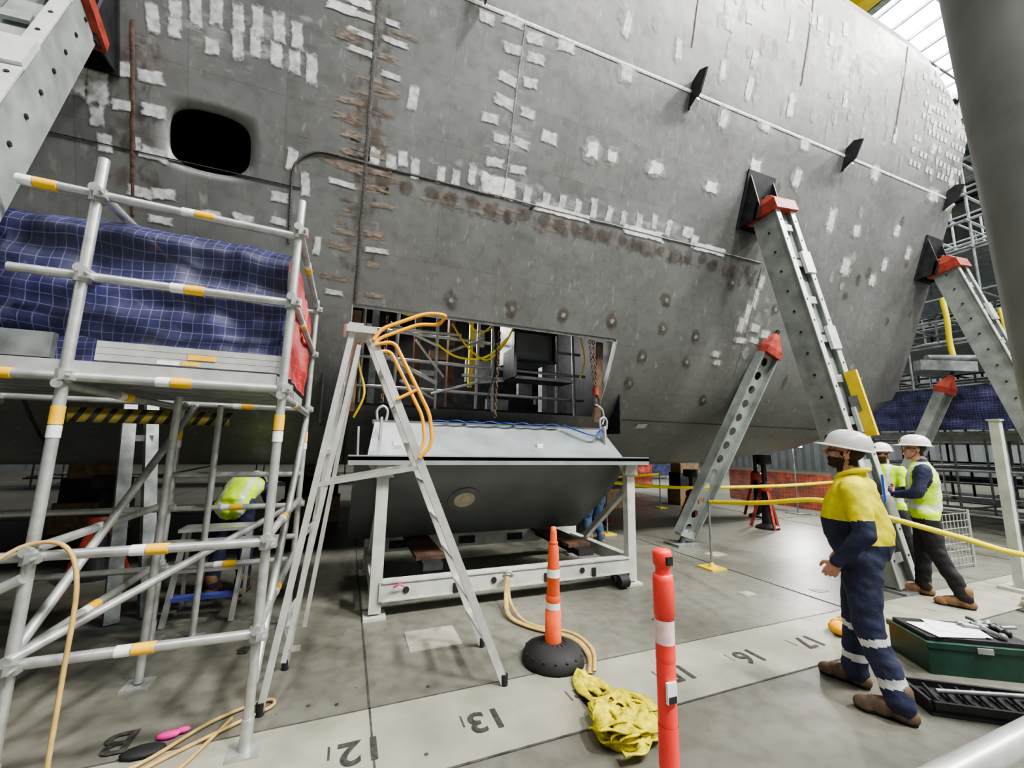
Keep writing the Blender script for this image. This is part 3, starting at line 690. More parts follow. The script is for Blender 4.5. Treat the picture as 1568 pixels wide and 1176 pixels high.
sc.tube((X3,FY-.03,.3),(X2,FY-.03,.95),r,'galv')
for(X,Y) in((-1.05,4.25),(-1.15,3.6)):
    sc.tube((X,Y,.02),(X,Y,1.9),r,'galv');sc.box((X,Y,.006),(.15,.15,.012),'galv')
for z in(.75,1.3): sc.tube((-1.37,4.28,z),(X1,4.28,z),r,'galv')
for i in range(6):
    y=FY+.12+i*.25;sc.box(((xl+X1)/2-.02,y,1.955),(X1-xl-.04,.235,.06),'alu')
    sc.box(((xl+X1)/2,y,1.92),(X1-xl-.3,.2,.012),'galvd')
for k_,z in enumerate((2.0,2.035,2.07)): sc.box(((X2+X1)/2+.03,FY+.05,z+.015),(X1-X2-.12,.05,.033),'alu')
sc.box((-2.2,FY+.05,2.06),(1.55,.04,.13),'galvd')
sc.box((X2+.55,FY+.022,2.05),(.13,.004,.03),'tagy');sc.box((X2+.4,FY+.022,2.01),(.10,.004,.022),'white');sc.box((X2+.5,FY+.021,2.012),(.08,.004,.02),'tagy')
# hazard-striped toe board at the back
sc.box((-1.55,4.36,1.78),(1.1,.02,.12),'hazy')
for i in range(11):
    x=-2.08+i*.1;sc.prism([(x,4.347,1.722),(x+.04,4.347,1.722),(x+.10,4.347,1.838),(x+.06,4.347,1.838)],(0,-.003,0),'black')
sc.build('scaffold_platform')
def net(name,p0,p1,z0,z1,k,amp=.03,nx=60,nz=24,roll=True,seed=0):
    e=MB();p0=V((*p0,0));p1=V((*p1,0));d=p1-p0;L_=d.length;d.normalize();nn=V((d.y,-d.x,0));vs=[];uvs=[]
    for j in range(nz+1):
        for i in range(nx+1):
            t=i/nx;s_=j/nz
            w=noise.noise(V((t*L_*4+seed,s_*1.5,seed)))*amp+noise.noise(V((t*L_*1.3,s_*5+seed,3)))*amp*1.6+noise.noise(V((t*L_*9,s_*3+seed,7)))*amp*.5
            z=z0+(z1-z0)*s_+(noise.noise(V((t*L_*3,9,seed)))*.03 if j in(0,nz) else 0)
            top=max(0,s_-.82)/.18 if roll else 0
            vs.append(p0+d*(t*L_)+nn*(w-top*top*.12)+V((0,0,z)))
            uvs.append((t*L_+.03*noise.noise(V((t*L_*3,s_*2,4))),(z-z0)*.9+.05*noise.noise(V((t*5,s_*3,1)))))
    e.add(vs,[(j*(nx+1)+i,j*(nx+1)+i+1,(j+1)*(nx+1)+i+1,(j+1)*(nx+1)+i) for j in range(nz) for i in range(nx)],k,True,uvs)
    return e.build(name)
net('blue_debris_netting',(-3.2,2.84),(-.43,2.84),2.12,2.86,'bmesh',.055,110,24)
net('blue_debris_netting',(-3.2,4.2),(-.45,4.2),2.12,2.84,'bmesh',.03,60,16,False,3)
net('red_debris_netting',(-.405,2.78),(-.405,4.22),2.02,2.78,'rmesh',.02,30,16,False,5)
def tower(name,xs_,ys_,zs_,z_top,decks=(),k='galvd',rr=.026):
    e=MB()
    for x in xs_:
        for y in ys_:
            e.tube((x,y,0),(x,y,z_top),rr,k,seg=8);e.box((x,y,.01),(.15,.15,.02),k)
    for z in zs_:
        for y in ys_: e.tube((xs_[0]-.2,y,z),(xs_[-1]+.2,y,z),rr,k,seg=8)
        for x in xs_: e.tube((x,ys_[0]-.2,z+.05),(x,ys_[-1]+.2,z+.05),rr,k,seg=8)
    for z in decks: e.box(((xs_[0]+xs_[-1])/2,(ys_[0]+ys_[-1])/2,z),(xs_[-1]-xs_[0],ys_[-1]-ys_[0]-.1,.06),'galvd')
    for i in range(len(xs_)-1):
        for j in range(len(zs_)-1):
            if (i+j)%2: e.tube((xs_[i],ys_[0]-.03,zs_[j]),(xs_[i+1],ys_[0]-.03,zs_[j+1]),rr,k,seg=8)
    return e.build(name)
tower('background_scaffold_tower',[12.2,13.6,15.2,17],[1.6,2.6,3.9,5.2,6.8],[.3,1.2,2.0,2.5,3.0,4.0,4.5,5.0,6.0,6.6,7.2,8.0],8.6,(2.0,4.0,6.0),'galvd')
tower('background_scaffold_tower',[19,20.5,22,24],[2,4,6,8,10],[.6,1.2,2.0,2.6,3.2,4.0,4.6,5.2,6.0,7,8],9,(2.0,4.0,6.0,8.0),'dark',.04)
tower('background_scaffold_tower',[9.0,11,13,16],[17.5,19,20.5],[.3,1,2,2.5,3,4],4.6,(2.0,4.0))
tower('background_scaffold_tower',[-9,-6,-3,0,3],[17.5,19],[.3,1,2,3],3.4,(2.0,))
net('blue_debris_netting',(11.95,6.9),(11.95,1.6),2.1,3.0,'bmesh',.05,40,12,False,8)
net('blue_debris_netting',(12.0,1.5),(17,1.5),2.1,3.0,'bmesh',.05,40,12,False,11)
net('blue_debris_netting',(8.9,16.9),(16,16.9),.2,2.0,'bmesh',.05,40,12,False,12)
net('orange_barrier_mesh',(5,12.2),(10.5,12.2),.15,1.1,'omesh',.05,40,10,False,13)
net('orange_barrier_mesh',(11.2,9.5),(11.2,6.0),.1,1.0,'omesh',.05,40,10,False,15)
b=MB()
b.ribbon([(11.93,4.40,5.0),(11.90,4.36,4.5),(11.93,4.38,4.0),(11.9,4.34,3.6)],.10,'tape',(0,1,0))
b.ribbon([(11.93,3.6,4.5),(11.90,3.56,4.1),(11.93,3.58,3.7)],.06,'tape',(0,1,0))
b.build('hanging_yellow_slings')
def jack(X,Y,h,name='hull_support_jack'):
    e=MB();e.lathe((X,Y,0),[(0,0),(.22,0),(.22,.04),(.10,.1),(.07,.5*h),(.09,.5*h),(.09,.62*h),(.05,.62*h),(.05,.85*h),(.16,.88*h),(.16,h),(0,h)],'dark',16,False)
    for a in range(3):
        q=a*2.094;e.bar((X+.3*math.cos(q),Y+.3*math.sin(q),.02),(X+.06*math.cos(q),Y+.06*math.sin(q),.55*h),.04,.06,'red')
    e.lathe((X,Y,0),[(.11,.5*h),(.13,.52*h),(.13,.58*h),(.11,.6*h)],'red',12);return e.build(name)
jack(8.2,6.1,1.50);jack(7.0,6.9,1.15);jack(5.0,7.5,1.1);jack(9.4,7.2,1.75);jack(-2.6,6.4,1.15);jack(-.8,7.4,1.12)
kb=MB()
for X in(-4,-.5,3.2,6.6,9.4):
    kb.box((X,9.5,.25),(.9,.5,.5),'wood');kb.box((X,9.5,.7),(.8,.45,.4),'dark');kb.box((X,9.5,1.02),(.7,.4,.24 if X<5 else .3),'wood')
kb.build('keel_blocks')
rk=MB()
for(a,b_) in(((-2.05,5.2,2.0),(-1.75,4.7,.03)),((-1.9,5.25,2.0),(-1.55,4.8,.03))): rk.bar(a,b_,.1,.07,'galvd')
rk.box((-1.65,4.75,.015),(.6,.3,.03),'galvd');rk.bar((-1.98,5.15,1.6),(-1.8,5.15,1.6),.06,.06,'galvd')
rk.build('twin_leg_strut')
# ---------------------------------------------------------------- insert plate + stand
ins=MB();xa,xb=.02,3.42
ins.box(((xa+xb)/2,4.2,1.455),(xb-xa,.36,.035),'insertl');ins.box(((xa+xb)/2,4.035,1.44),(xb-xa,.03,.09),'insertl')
sec=[]
P0,P1,P2=V((4.26,1.43)),V((4.52,.95)),V((5.15,.50))
for i in range(17):
    t=i/16;q=P0*(1-t)**2+P1*2*t*(1-t)+P2*t*t;sec.append((q.x,q.y))
ns=len(sec);vs=[]
for(y,z) in sec: vs+=[(xa+.06,y,z),(xb-.12-.25*(1.43-z),y,z)]
vo=[(x,y+.02,z+.02) for(x,y,z) in vs]
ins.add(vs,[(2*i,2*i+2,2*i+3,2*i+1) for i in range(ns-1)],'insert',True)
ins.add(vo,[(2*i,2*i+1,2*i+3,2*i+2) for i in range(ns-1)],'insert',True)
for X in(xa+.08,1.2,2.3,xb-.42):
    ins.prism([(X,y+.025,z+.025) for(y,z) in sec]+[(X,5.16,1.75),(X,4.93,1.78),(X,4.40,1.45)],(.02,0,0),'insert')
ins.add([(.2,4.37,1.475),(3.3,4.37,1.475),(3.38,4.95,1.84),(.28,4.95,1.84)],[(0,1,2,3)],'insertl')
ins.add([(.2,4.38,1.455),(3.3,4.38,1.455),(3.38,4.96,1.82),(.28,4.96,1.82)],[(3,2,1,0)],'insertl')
ins.box((1.83,4.97,1.84),(3.15,.03,.05),'insert')
t=.47;q=P0*(1-t)**2+P1*2*t*(1-t)+P2*t*t;tn=(P1-P0)*(1-t)+(P2-P1)*t
n_=V((0,tn.y,-tn.x)).normalized();c=V((1.28,q.x,q.y))
ins.tube(c-n_*.02,c+n_*.006,.19,'insert',seg=32);ins.tube(c-n_*.02,c+n_*.012,.12,'disc',seg=32)
for X in(.32,3.2):
    ins.prism([(X,4.6,1.62),(X,4.72,1.70),(X,4.72,1.86),(X,4.62,1.88)],(.025,0,0),'galv')
    ins.path([(X-.03,4.66,1.84),(X-.04,4.66,1.95),(X+.02,4.66,2.0),(X+.07,4.66,1.95),(X+.06,4.66,1.84)],.014,'galv')
for i in range(8): ins.ribbon([(.9+i*.22,4.9+.02*(i%3),1.87),(1.0+i*.22,4.86,1.88+.01*(i%2)),(1.12+i*.22,4.9,1.87)],.05,'blue',(0,1,0))
ins.ribbon([(2.7,4.85,1.88),(3.0,4.6,1.75),(3.2,4.7,1.82),(3.35,4.9,1.88)],.05,'blue',(0,1,0))
for X in(.5,2.2): ins.box((X,4.55,1.60),(.08,.05,.05),'white')
ins.build('hull_insert_plate')
st=MB()
for(X,Y) in((.348,4.21),(3.257,4.21),(.348,5.6),(3.257,5.6)):
    h=1.41 if Y<5 else .62
    st.box((X,Y,h/2+.02),(.11,.09,h-.04),'stand');st.box((X,Y,.012),(.2,.2,.024),'stand')
    if Y<5:
        st.box((X,Y,1.415),(.3,.16,.02),'stand')
        for sg in(-1,1): st.prism([(X+sg*.055,Y-.01,1.4),(X+sg*.15,Y-.01,1.4),(X+sg*.055,Y-.01,1.25)],(0,.02,0),'stand')
        st.prism([(X-.1,Y-.05,1.27),(X+.1,Y-.05,1.27),(X+.06,Y-.05,1.40),(X-.06,Y-.05,1.40)],(0,-.01,0),'stand')
st.box((1.8,4.21,.23),(2.85,.12,.17),'stand');st.box((1.8,5.6,.33),(2.85,.12,.17),'stand')
for z in(.15,.31): st.box((1.8,4.145,z),(2.8,.012,.015),'stand')
for X in(.348,3.257):
    st.box((X,4.9,.25),(.1,1.3,.14),'stand');st.bar((X,4.25,1.1),(X,5.2,.35),.07,.07,'stand')
for X in(1.1,2.1,2.7): st.box((X,4.143,.2),(.05,.02,.09),'dark')
for X in(.62,1.5,2.55): st.tube((X,4.14,.23),(X,4.155,.23),.03,'dark')
for X in(.7,1.6,2.3): st.box((X,5.53,.33),(.22,.02,.09),'dark')
for X in(.9,2.7): st.box((X,5.0,.42),(.3,1.1,.04),'brown');st.box((X,4.9,.37),(.2,1.2,.07),'dark')
st.path([(1.62,4.13,.25),(1.58,4.08,.28),(1.62,4.05,.33),(1.68,4.08,.28),(1.64,4.13,.25)],.014,'galv')
st.tube((3.0,4.1,.08),(3.12,4.1,.08),.07,'black');st.box((3.06,4.15,.1),(.2,.08,.05),'black')
st.path([(.5,4.12,.27),(.55,4.1,.3),(.6,4.12,.27)],.008,'pink')
st.build('steel_support_stand')
ch=MB()
def chain(p1,p2,k='brown',r_=.009):
    p1=V(p1);p2=V(p2);n=int((p2-p1).length/.045);d=(p2-p1).normalized();x=d.orthogonal().normalized()
    for i in range(n):
        c=p1+d*(.045*i);w=x if i%2 else d.cross(x)
        ch.path([c-d*.03,c+w*.018,c+d*.03,c-w*.018],r_*.7,k,5,True,3)
chain((3.05,4.72,3.05),(3.1,4.68,2.35));chain((3.12,4.74,3.05),(3.13,4.68,2.4))
ch.tube((3.11,4.68,2.3),(3.11,4.68,2.4),.04,'red');ch.path([(3.11,4.68,2.3),(3.16,4.68,2.24),(3.14,4.68,2.16),(3.08,4.68,2.15),(3.07,4.68,2.2)],.016,'dark')
ch.path([(3.11,4.68,2.17),(3.2,4.66,2.1),(3.22,4.66,1.98),(3.2,4.66,1.9)],.012,'galv')
chain((.33,4.8,3.05),(.33,4.72,2.0));chain((1.75,4.85,3.05),(1.75,4.95,1.9))
ch.build('chain_hoist')
# ---------------------------------------------------------------- ladder
ld=MB()
topz=2.38
tl=V((-.02,3.0,topz));tr=V((-.02,3.24,topz));tl2=V((.10,3.0,topz));tr2=V((.10,3.24,topz))
fa,fb=V((1.10,2.79,.02)),V((1.12,3.35,.02));ga,gb=V((-.36,3.0,.02)),V((-.29,3.5,.02))
for p_,q_ in((tl2,fa),(tr2,fb)):
    ld.bar(p_,q_,.026,.055,'alu',(1,0,.5));ld.tube(q_-V((0,0,.02)),q_+V((0,0,.05)),.026,'black')
for p_,q_ in((tl,ga),(tr,gb)):
    ld.bar(p_,q_,.026,.04,'alu',(1,0,.2));ld.tube(q_-V((0,0,.02)),q_+V((0,0,.05)),.024,'black')
    ld.bar(p_+V((.05,0,-.1)),q_+V((.10,0,.25)),.022,.03,'alu',(1,0,.2))
n=9
for i in range(1,n):
    t=i/n;a=tl2.lerp(fa,t);b_=tr2.lerp(fb,t);ld.bar(a,b_,.055,.02,'alu')
for t in(.15,.36,.58,.8):
    a=tl.lerp(ga,t);b_=tr.lerp(gb,t);ld.bar(a,b_,.025,.03,'alu')
for t,t2 in((.36,.58),(.8,.95)): ld.bar(tl.lerp(ga,t),tr.lerp(gb,t2),.02,.022,'alu')
ld.bar(tl.lerp(ga,.45),tl2.lerp(fa,.40),.018,.028,'alu');ld.bar(tr.lerp(gb,.45),tr2.lerp(fb,.40),.018,.028,'alu')
ld.box((.04,3.12,topz+.01),(.2,.32,.05),'alu');ld.tube((-.05,3.12,topz-.03),(-.05,3.12,topz+.07),.035,'galv');ld.box((.0,3.02,topz+.03),(.1,.05,.06),'galv')
dd=(fa-tl2).normalized();ex=V((.86,0,.50))
a0=tl2+V((.02,-.03,.0));a1=tr2+V((.02,.03,.0))
ld.bent([a0+V((0,0,-.06)),a0+V((.05,0,.03)),a0+V((.36,0,.19)),a0+V((.52,0,.20)),a1+V((.52,0,.20)),a1+V((.36,0,.19)),a1+V((.05,0,.03)),a1+V((0,0,-.06))],.014,'orangey',.07)
b0_=tl2+dd*.10+V((0,-.03,0));b1_=tr2+dd*.10+V((0,.03,0))
for bb in(b0_,b1_):
    ld.bent([bb,bb+ex*.13+dd*.03,bb+ex*.18+dd*.62,bb+ex*.12+dd*.82,bb+dd*.86],.014,'orangey',.06)
ld.tube(b0_+dd*.42,b0_+dd*.42+ex*.16,.012,'orangey')
ld.build('platform_step_ladder')
# ---------------------------------------------------------------- bollards and floor items
bo=MB();c=(1.333,1.5,0)
bo.lathe(c,[(0,0),(.17,0),(.18,.02),(.17,.05),(.07,.07),(.05,.09)],'black',28)
bo.lathe(c,[(.045,.07),(.041,.1),(.0385,.46)],'bolr',28);bo.lathe(c,[(.039,.46),(.0395,.47),(.0395,.7),(.039,.71)],'bolr',28)
bo.lathe(c,[(.041,.30),(.041,.46)],'bolr',28);bo.lathe(c,[(.0402,.72),(.0402,.87)],'pinkw',28)
bo.lathe(c,[(.0385,.70),(.041,.71),(.0405,.73),(.0395,.88),(.044,.885),(.044,1.03),(.042,1.05),(.033,1.055)],'bolr',28)
bo.lathe(c,[(.033,1.05),(.031,1.075),(.035,1.09),(.041,1.095),(.041,1.14),(.037,1.155),(0,1.16)],'bolr',28)
bo.box((c[0],c[1]-.038,1.115),(.03,.02,.035),'black')
bo.box((1.333-.012,1.5-.041,.60),(.05,.012,.08),'white');bo.box((1.333-.012,1.5-.048,.575),(.04,.004,.025),'dark')
bo.build('safety_bollard')
co=MB();c=(1.56,2.96,0)
co.lathe(c,[(0,0),(.235,0),(.235,.035),(.21,.09),(.13,.13),(.075,.14),(0,.14)],'black',30)
for i in range(16):
    a=2*math.pi*i/16;co.bar((c[0]+.08*math.cos(a),c[1]+.08*math.sin(a),.14),(c[0]+.22*math.cos(a),c[1]+.22*math.sin(a),.075),.015,.015,'black')
co.lathe(c,[(.062,.13),(.06,.36),(.052,.365),(.052,.37),(.047,.58),(.05,.585),(.044,.72),(.04,.82),(.03,.85),(.028,.86),(.026,.93),(.018,.97),(0,.975)],'coneo',24)
co.lathe(c,[(.0538,.37),(.0535,.42)],'white',24);co.lathe(c,[(.0508,.60),(.049,.66)],'white',24)
co.lathe(c,[(.03,.84),(.038,.85),(.03,.865)],'coneo',24);co.lathe(c,[(.055,.42),(.06,.44),(.053,.47)],'coneo',24)
co.build('traffic_delineator_cone')
sl=MB()
cx,cyy=1.57,2.12
random.seed(11)
sl.sphere((cx,cyy,.03),.16,'sling',16,8,(1.15,1.0,.42))
for i in range(22):
    a0=random.uniform(0,6.28);rr_=random.uniform(.11,.21);el=random.uniform(.45,.8);ca,sa=math.cos(a0),math.sin(a0)
    ox,oy=random.uniform(-.05,.05),random.uniform(-.05,.05);pts=[]
    for k in range(7):
        t=k*.75;px=rr_*math.cos(t);py=rr_*el*math.sin(t);dist=math.hypot(px,py)
        pts.append((cx+ox+px*ca-py*sa,cyy+oy+px*sa+py*ca,max(.02,.10+.0028*i-2.0*dist*dist+.012*math.sin(2*t+i))))
    sl.ribbon(pts,random.choice([.055,.07,.085]),'sling',tilt=random.uniform(.2,.9),sub=6,th=.005)
for o_ in(0,.085,-.085):
    sl.ribbon([(cx+o_,cyy+.05,.12),(cx+.02+o_*.8,cyy+.2,.07),(cx+.05+o_,cyy+.36,.03),(cx+.04+o_*.5,cyy+.50,.03),(cx+.09,cyy+.60,.03)],.065,'sling',tilt=.35,th=.006)
sl.ribbon([(1.70,2.68,.02),(1.84,2.9,.02),(1.86,3.2,.02),(1.62,3.5,.02),(1.52,3.75,.03),(1.58,4.0,.1),(1.62,4.07,.29)],.045,'hose',(1,.2,.1),6)
sl.ribbon([(1.74,2.68,.03),(1.90,2.95,.03),(1.9,3.25,.03),(1.68,3.5,.02),(1.6,3.7,.03),(1.62,4.0,.08),(1.63,4.07,.28)],.03,'hose',(1,.2,.1),6)
sl.path([(cx+.14,cyy-.12,.06),(cx+.22,cyy-.16,.04),(cx+.25,cyy-.1,.03),(cx+.17,cyy-.04,.05)],.012,'galv',8)
sl.tube((cx+.11,cyy-.13,.05),(cx+.14,cyy-.02,.05),.014,'galv')
sl.build('yellow_lifting_slings')
hs=MB()
hs.path([(-1.9,2.3,1.2),(-1.5,2.55,1.03),(-1.34,2.67,1.1),(-1.2,2.66,1.08),(-1.12,2.62,.9),(-1.1,2.58,.5),(-1.06,2.5,.12),(-1.0,2.5,.015),(-.9,2.6,.015),(-.75,2.75,.015),(-.45,2.95,.015),(-.3,3.05,.015),(-.35,3.12,.015),(-.6,3.0,.015),(-.9,2.72,.015),(-1.3,2.8,.015),(-1.7,2.7,.015)],.010,'hose')
hs.path([(-.5,3.0,.014),(-.62,2.7,.014),(-.75,2.45,.014),(-.7,2.2,.014),(-.9,2.0,.014)],.010,'hose')
hs.build('yellow_air_hose')
pk=MB();pk.sphere((-.78,2.95,.02),.05,'pink',10,6,(1.1,.5,.4));pk.sphere((-.72,2.97,.02),.03,'pink',10,6,(1.2,.6,.5));pk.sphere((-.85,2.85,.02),.09,'black',10,6,(1.1,.6,.2));pk.build('pink_rag')
tp=MB();tp.ribbon([(4.72,4.36,.87),(4.6,3.5,.98),(4.55,2.83,1.1),(4.75,2.55,1.03),(5.0,2.36,.95),(5.4,2.08,.82),(5.8,1.85,.70),(6.6,1.4,.6)],.05,'tape',(0,0,1));
for i in range(14):
    t=i/14.0;tp.box((4.72-.15*t,4.36-1.4*t,.87+.2*t),(.012,.035,.02),'black')
tp.tube((4.72,4.36,.02),(4.72,4.36,.92),.014,'galvd');tp.box((4.72,4.36,.01),(.26,.26,.02),'yellow');tp.lathe((4.72,4.36,.02),[(.05,0),(.02,.06)],'yellow',12)
tp.tube((5.9,1.8,.0),(5.9,1.8,1.0),.014,'galvd')
tp.build('caution_tape_barrier')
tp=MB();tp.ribbon([(4.6,6.6,.95),(6,6.3,.85),(8.2,5.7,.9),(10.2,5.5,1.0)],.06,'tape',(0,0,1));tp.ribbon([(2,9,.9),(5,9.2,.75),(8,9,.9)],.06,'tape');
for x_,y_ in((4.6,6.6),(10.2,5.5),(2,9),(8,9)): tp.tube((x_,y_,0),(x_,y_,1.0),.015,'galvd');tp.box((x_,y_,.01),(.25,.25,.02),'yellow')
tp.build('caution_tape_barrier')
rl=MB();rl.tube((.7,.49,1.0),(3.3,.49,1.0),.0242,'galv',seg=20);rl.tube((2.3,.49,0),(2.3,.49,1.05),.0242,'galv');rl.tube((.75,.49,0),(.75,.49,1.05),.0242,'galv');rl.tube((.7,.49,.5),(3.3,.49,.5),.0242,'galv');rl.box((2.3,.49,.006),(.15,.15,.012),'galv');rl.box((.75,.49,.006),(.15,.15,.012),'galv')
rl.build('guard_rail')
tb=MB()
tb.box((0,0,.09),(.7,.4,.18),'green');tb.box((0,0,.20),(.72,.42,.04),'green');tb.box((0,0,.235),(.66,.36,.03),'dark')
tb.box((-.12,-.04,.257),(.34,.26,.006),'paper',.15);tb.box((-.02,.0,.262),(.32,.23,.004),'paper',-.25)
for i in range(9):
    a=random.uniform(0,3);x=random.uniform(.16,.32);y=random.uniform(-.14,.14);tb.tube((x,y,.27),(x+.12*math.cos(a),y+.12*math.sin(a),.28),.014,'galvd');tb.sphere((x,y,.27),.028,'dark' if i%2 else 'galvd')
tb.box((0,-.205,.19),(.1,.02,.04),'galv')
tb.build('green_toolbox',loc=(4.50,1.84,0),rot=(0,0,math.radians(-32)),bevel=.008)
tk=MB();tk.box((0,0,.02),(.75,.30,.04),'black');tk.box((0,.14,.05),(.75,.02,.06),'black');tk.box((0,-.14,.05),(.75,.02,.06),'black');tk.box((.36,0,.05),(.02,.30,.06),'black');tk.box((-.36,0,.05),(.02,.30,.06),'black')
for i in range(7): tk.tube((-.3+i*.09,-.1,.06),(-.26+i*.09,.1,.065),.012,'dark');
tk.tube((-.25,0,.08),(.3,.06,.09),.014,'galvd')
tk.build('black_tool_case',loc=(3.86,1.50,0),rot=(0,0,math.radians(-35)))
rg=MB()
for i in range(8): rg.sphere((4.25+random.uniform(-.12,.12),2.45+random.uniform(-.1,.1),.06),.09,'coneo' if i%2 else 'orangey',10,7,(1,1,.6))
rg.tube((4.2,2.5,.1),(4.3,2.3,.2),.03,'orangey');rg.build('orange_lashing_gear')
rg=MB()
for i in range(14): rg.sphere((6.9+random.uniform(-.3,.3),2.0+random.uniform(-.2,.2),.07),.1,'disc' if i%2 else 'galvd',10,7,(1,1,.7))
rg.build('rag_sacks')
wp=MB();wp.box((7.55,2.47,1.02),(.09,.09,2.04),'stand');wp.box((7.55,2.47,.02),(.3,.3,.04),'stand');wp.box((7.55,2.47,2.03),(.12,.12,.02),'stand');wp.build('white_post')
cg=MB()
for i in range(9):
    cg.tube((7.7+i*.1,3.2,.05),(7.7+i*.1,3.2,.75),.006,'galv',seg=6)
for i in range(8): cg.tube((7.7,3.2,.05+i*.1),(8.5,3.2,.05+i*.1),.006,'galv',seg=6)
for x_ in(7.7,8.5):
    cg.tube((x_,3.2,0),(x_,3.2,.8),.02,'galv');cg.tube((x_,3.8,0),(x_,3.8,.8),.02,'galv');cg.tube((x_,3.2,.78),(x_,3.8,.78),.015,'galv')
cg.build('wire_mesh_cage')
wl=MB();wl.box((10.9,7.2,1.75),(.5,.06,.12),'lamp');wl.tube((10.9,7.25,0),(10.9,7.25,1.75),.02,'galvd');wl.box((10.9,7.25,.01),(.4,.4,.02),'galvd');wl.build('work_light')
ss=MB()
for X in(-1.35,-.85):
    ss.bar((X,4.55,0),(X+.03,4.75,.75),.03,.05,'alu');ss.bar((X,5.0,0),(X+.03,4.85,.75),.03,.05,'alu')
for z in(.2,.42,.62): ss.box((-1.08,4.6+z*.27,z),(.5,.1,.03),'purple' if z<.3 else 'alu')
ss.box((-1.08,4.8,.77),(.56,.25,.03),'alu');ss.build('step_stool')
# ---------------------------------------------------------------- people
def eval_remesh(e,voxel,smooth_it=4):
    o=e.build('tmp');m=o.modifiers.new('r','REMESH');m.mode='VOXEL';m.voxel_size=voxel
    s=o.modifiers.new('s','SMOOTH');s.iterations=smooth_it;s.factor=.5
    bpy.context.view_layer.update();dg=bpy.context.evaluated_depsgraph_get()
    me=bpy.data.meshes.new_from_object(o.evaluated_get(dg));bpy.data.objects.remove(o)
    return me
def cap_(e,p1,p2,r1,r2,seg=16):
    p1=V(p1);p2=V(p2);d=(p2-p1);L_=d.length
    if L_<1e-5: d=V((0,0,1))
    d.normalize();x=d.orthogonal().normalized();y=d.cross(x);vs=[];fs=[];rs=[]
    for i in range(5): t=-math.pi/2+math.pi/2*i/4;rs.append((p1+d*(r1*math.sin(t)),max(1e-4,r1*math.cos(t))))
    for i in range(5): t=math.pi/2*i/4;rs.append((p2+d*(r2*math.sin(t)),max(1e-4,r2*math.cos(t))))
    for c,r_ in rs:
        for j in range(seg): a=2*math.pi*j/seg;vs.append(c+(x*math.cos(a)+y*math.sin(a))*r_)
    n=len(rs)
    for i in range(n-1):
        for j in range(seg): b=(j+1)%seg;fs.append((i*seg+j,i*seg+b,(i+1)*seg+b,(i+1)*seg+j))
    fs.append(tuple(range(seg))[::-1]);fs.append(tuple(range((n-1)*seg,n*seg)))
    e.add(vs,fs,'skin',True)
def setmats(me,keys,fn):
    me.materials.clear()
    for k in keys: me.materials.append(M[k])
    for pgn in me.polygons: pgn.material_index=keys.index(fn(pgn.center));pgn.use_smooth=True
def segdist(p,a,b):
    ab=b-a;t=max(0,min(1,(p-a).dot(ab)/max(ab.length_squared,1e-9)));return (p-(a+ab*t)).length,t
def head_mesh():
    e=MB()
    e.sphere((0,-.012,.035),.09,'skin',24,16,(.86,1.05,1.0))
    e.sphere((0,.022,-.045),.07,'skin',20,14,(.86,.98,1.0))
    e.sphere((0,.066,-.092),.026,'skin',14,10,(1.1,.9,.8))
    cap_(e,(0,.09,.018),(0,.118,-.022),.010,.015);e.sphere((0,.108,-.026),.016,'skin',12,8,(1.25,.8,.7))
    for s in(-1,1):
        cap_(e,(s*.012,.087,.033),(s*.045,.075,.03),.012,.01)
        e.sphere((s*.042,.06,-.015),.028,'skin',12,8,(1,.9,1))
        e.sphere((s*.08,-.012,-.005),.028,'skin',12,8,(.35,.7,1.15))
    cap_(e,(-.02,.088,-.052),(.02,.088,-.052),.009,.009);cap_(e,(-.017,.085,-.065),(.017,.085,-.065),.009,.009)
    cap_(e,(0,-.02,-.06),(0,-.03,-.15),.058,.06)
    return eval_remesh(e,.005,2)
HEAD=head_mesh()
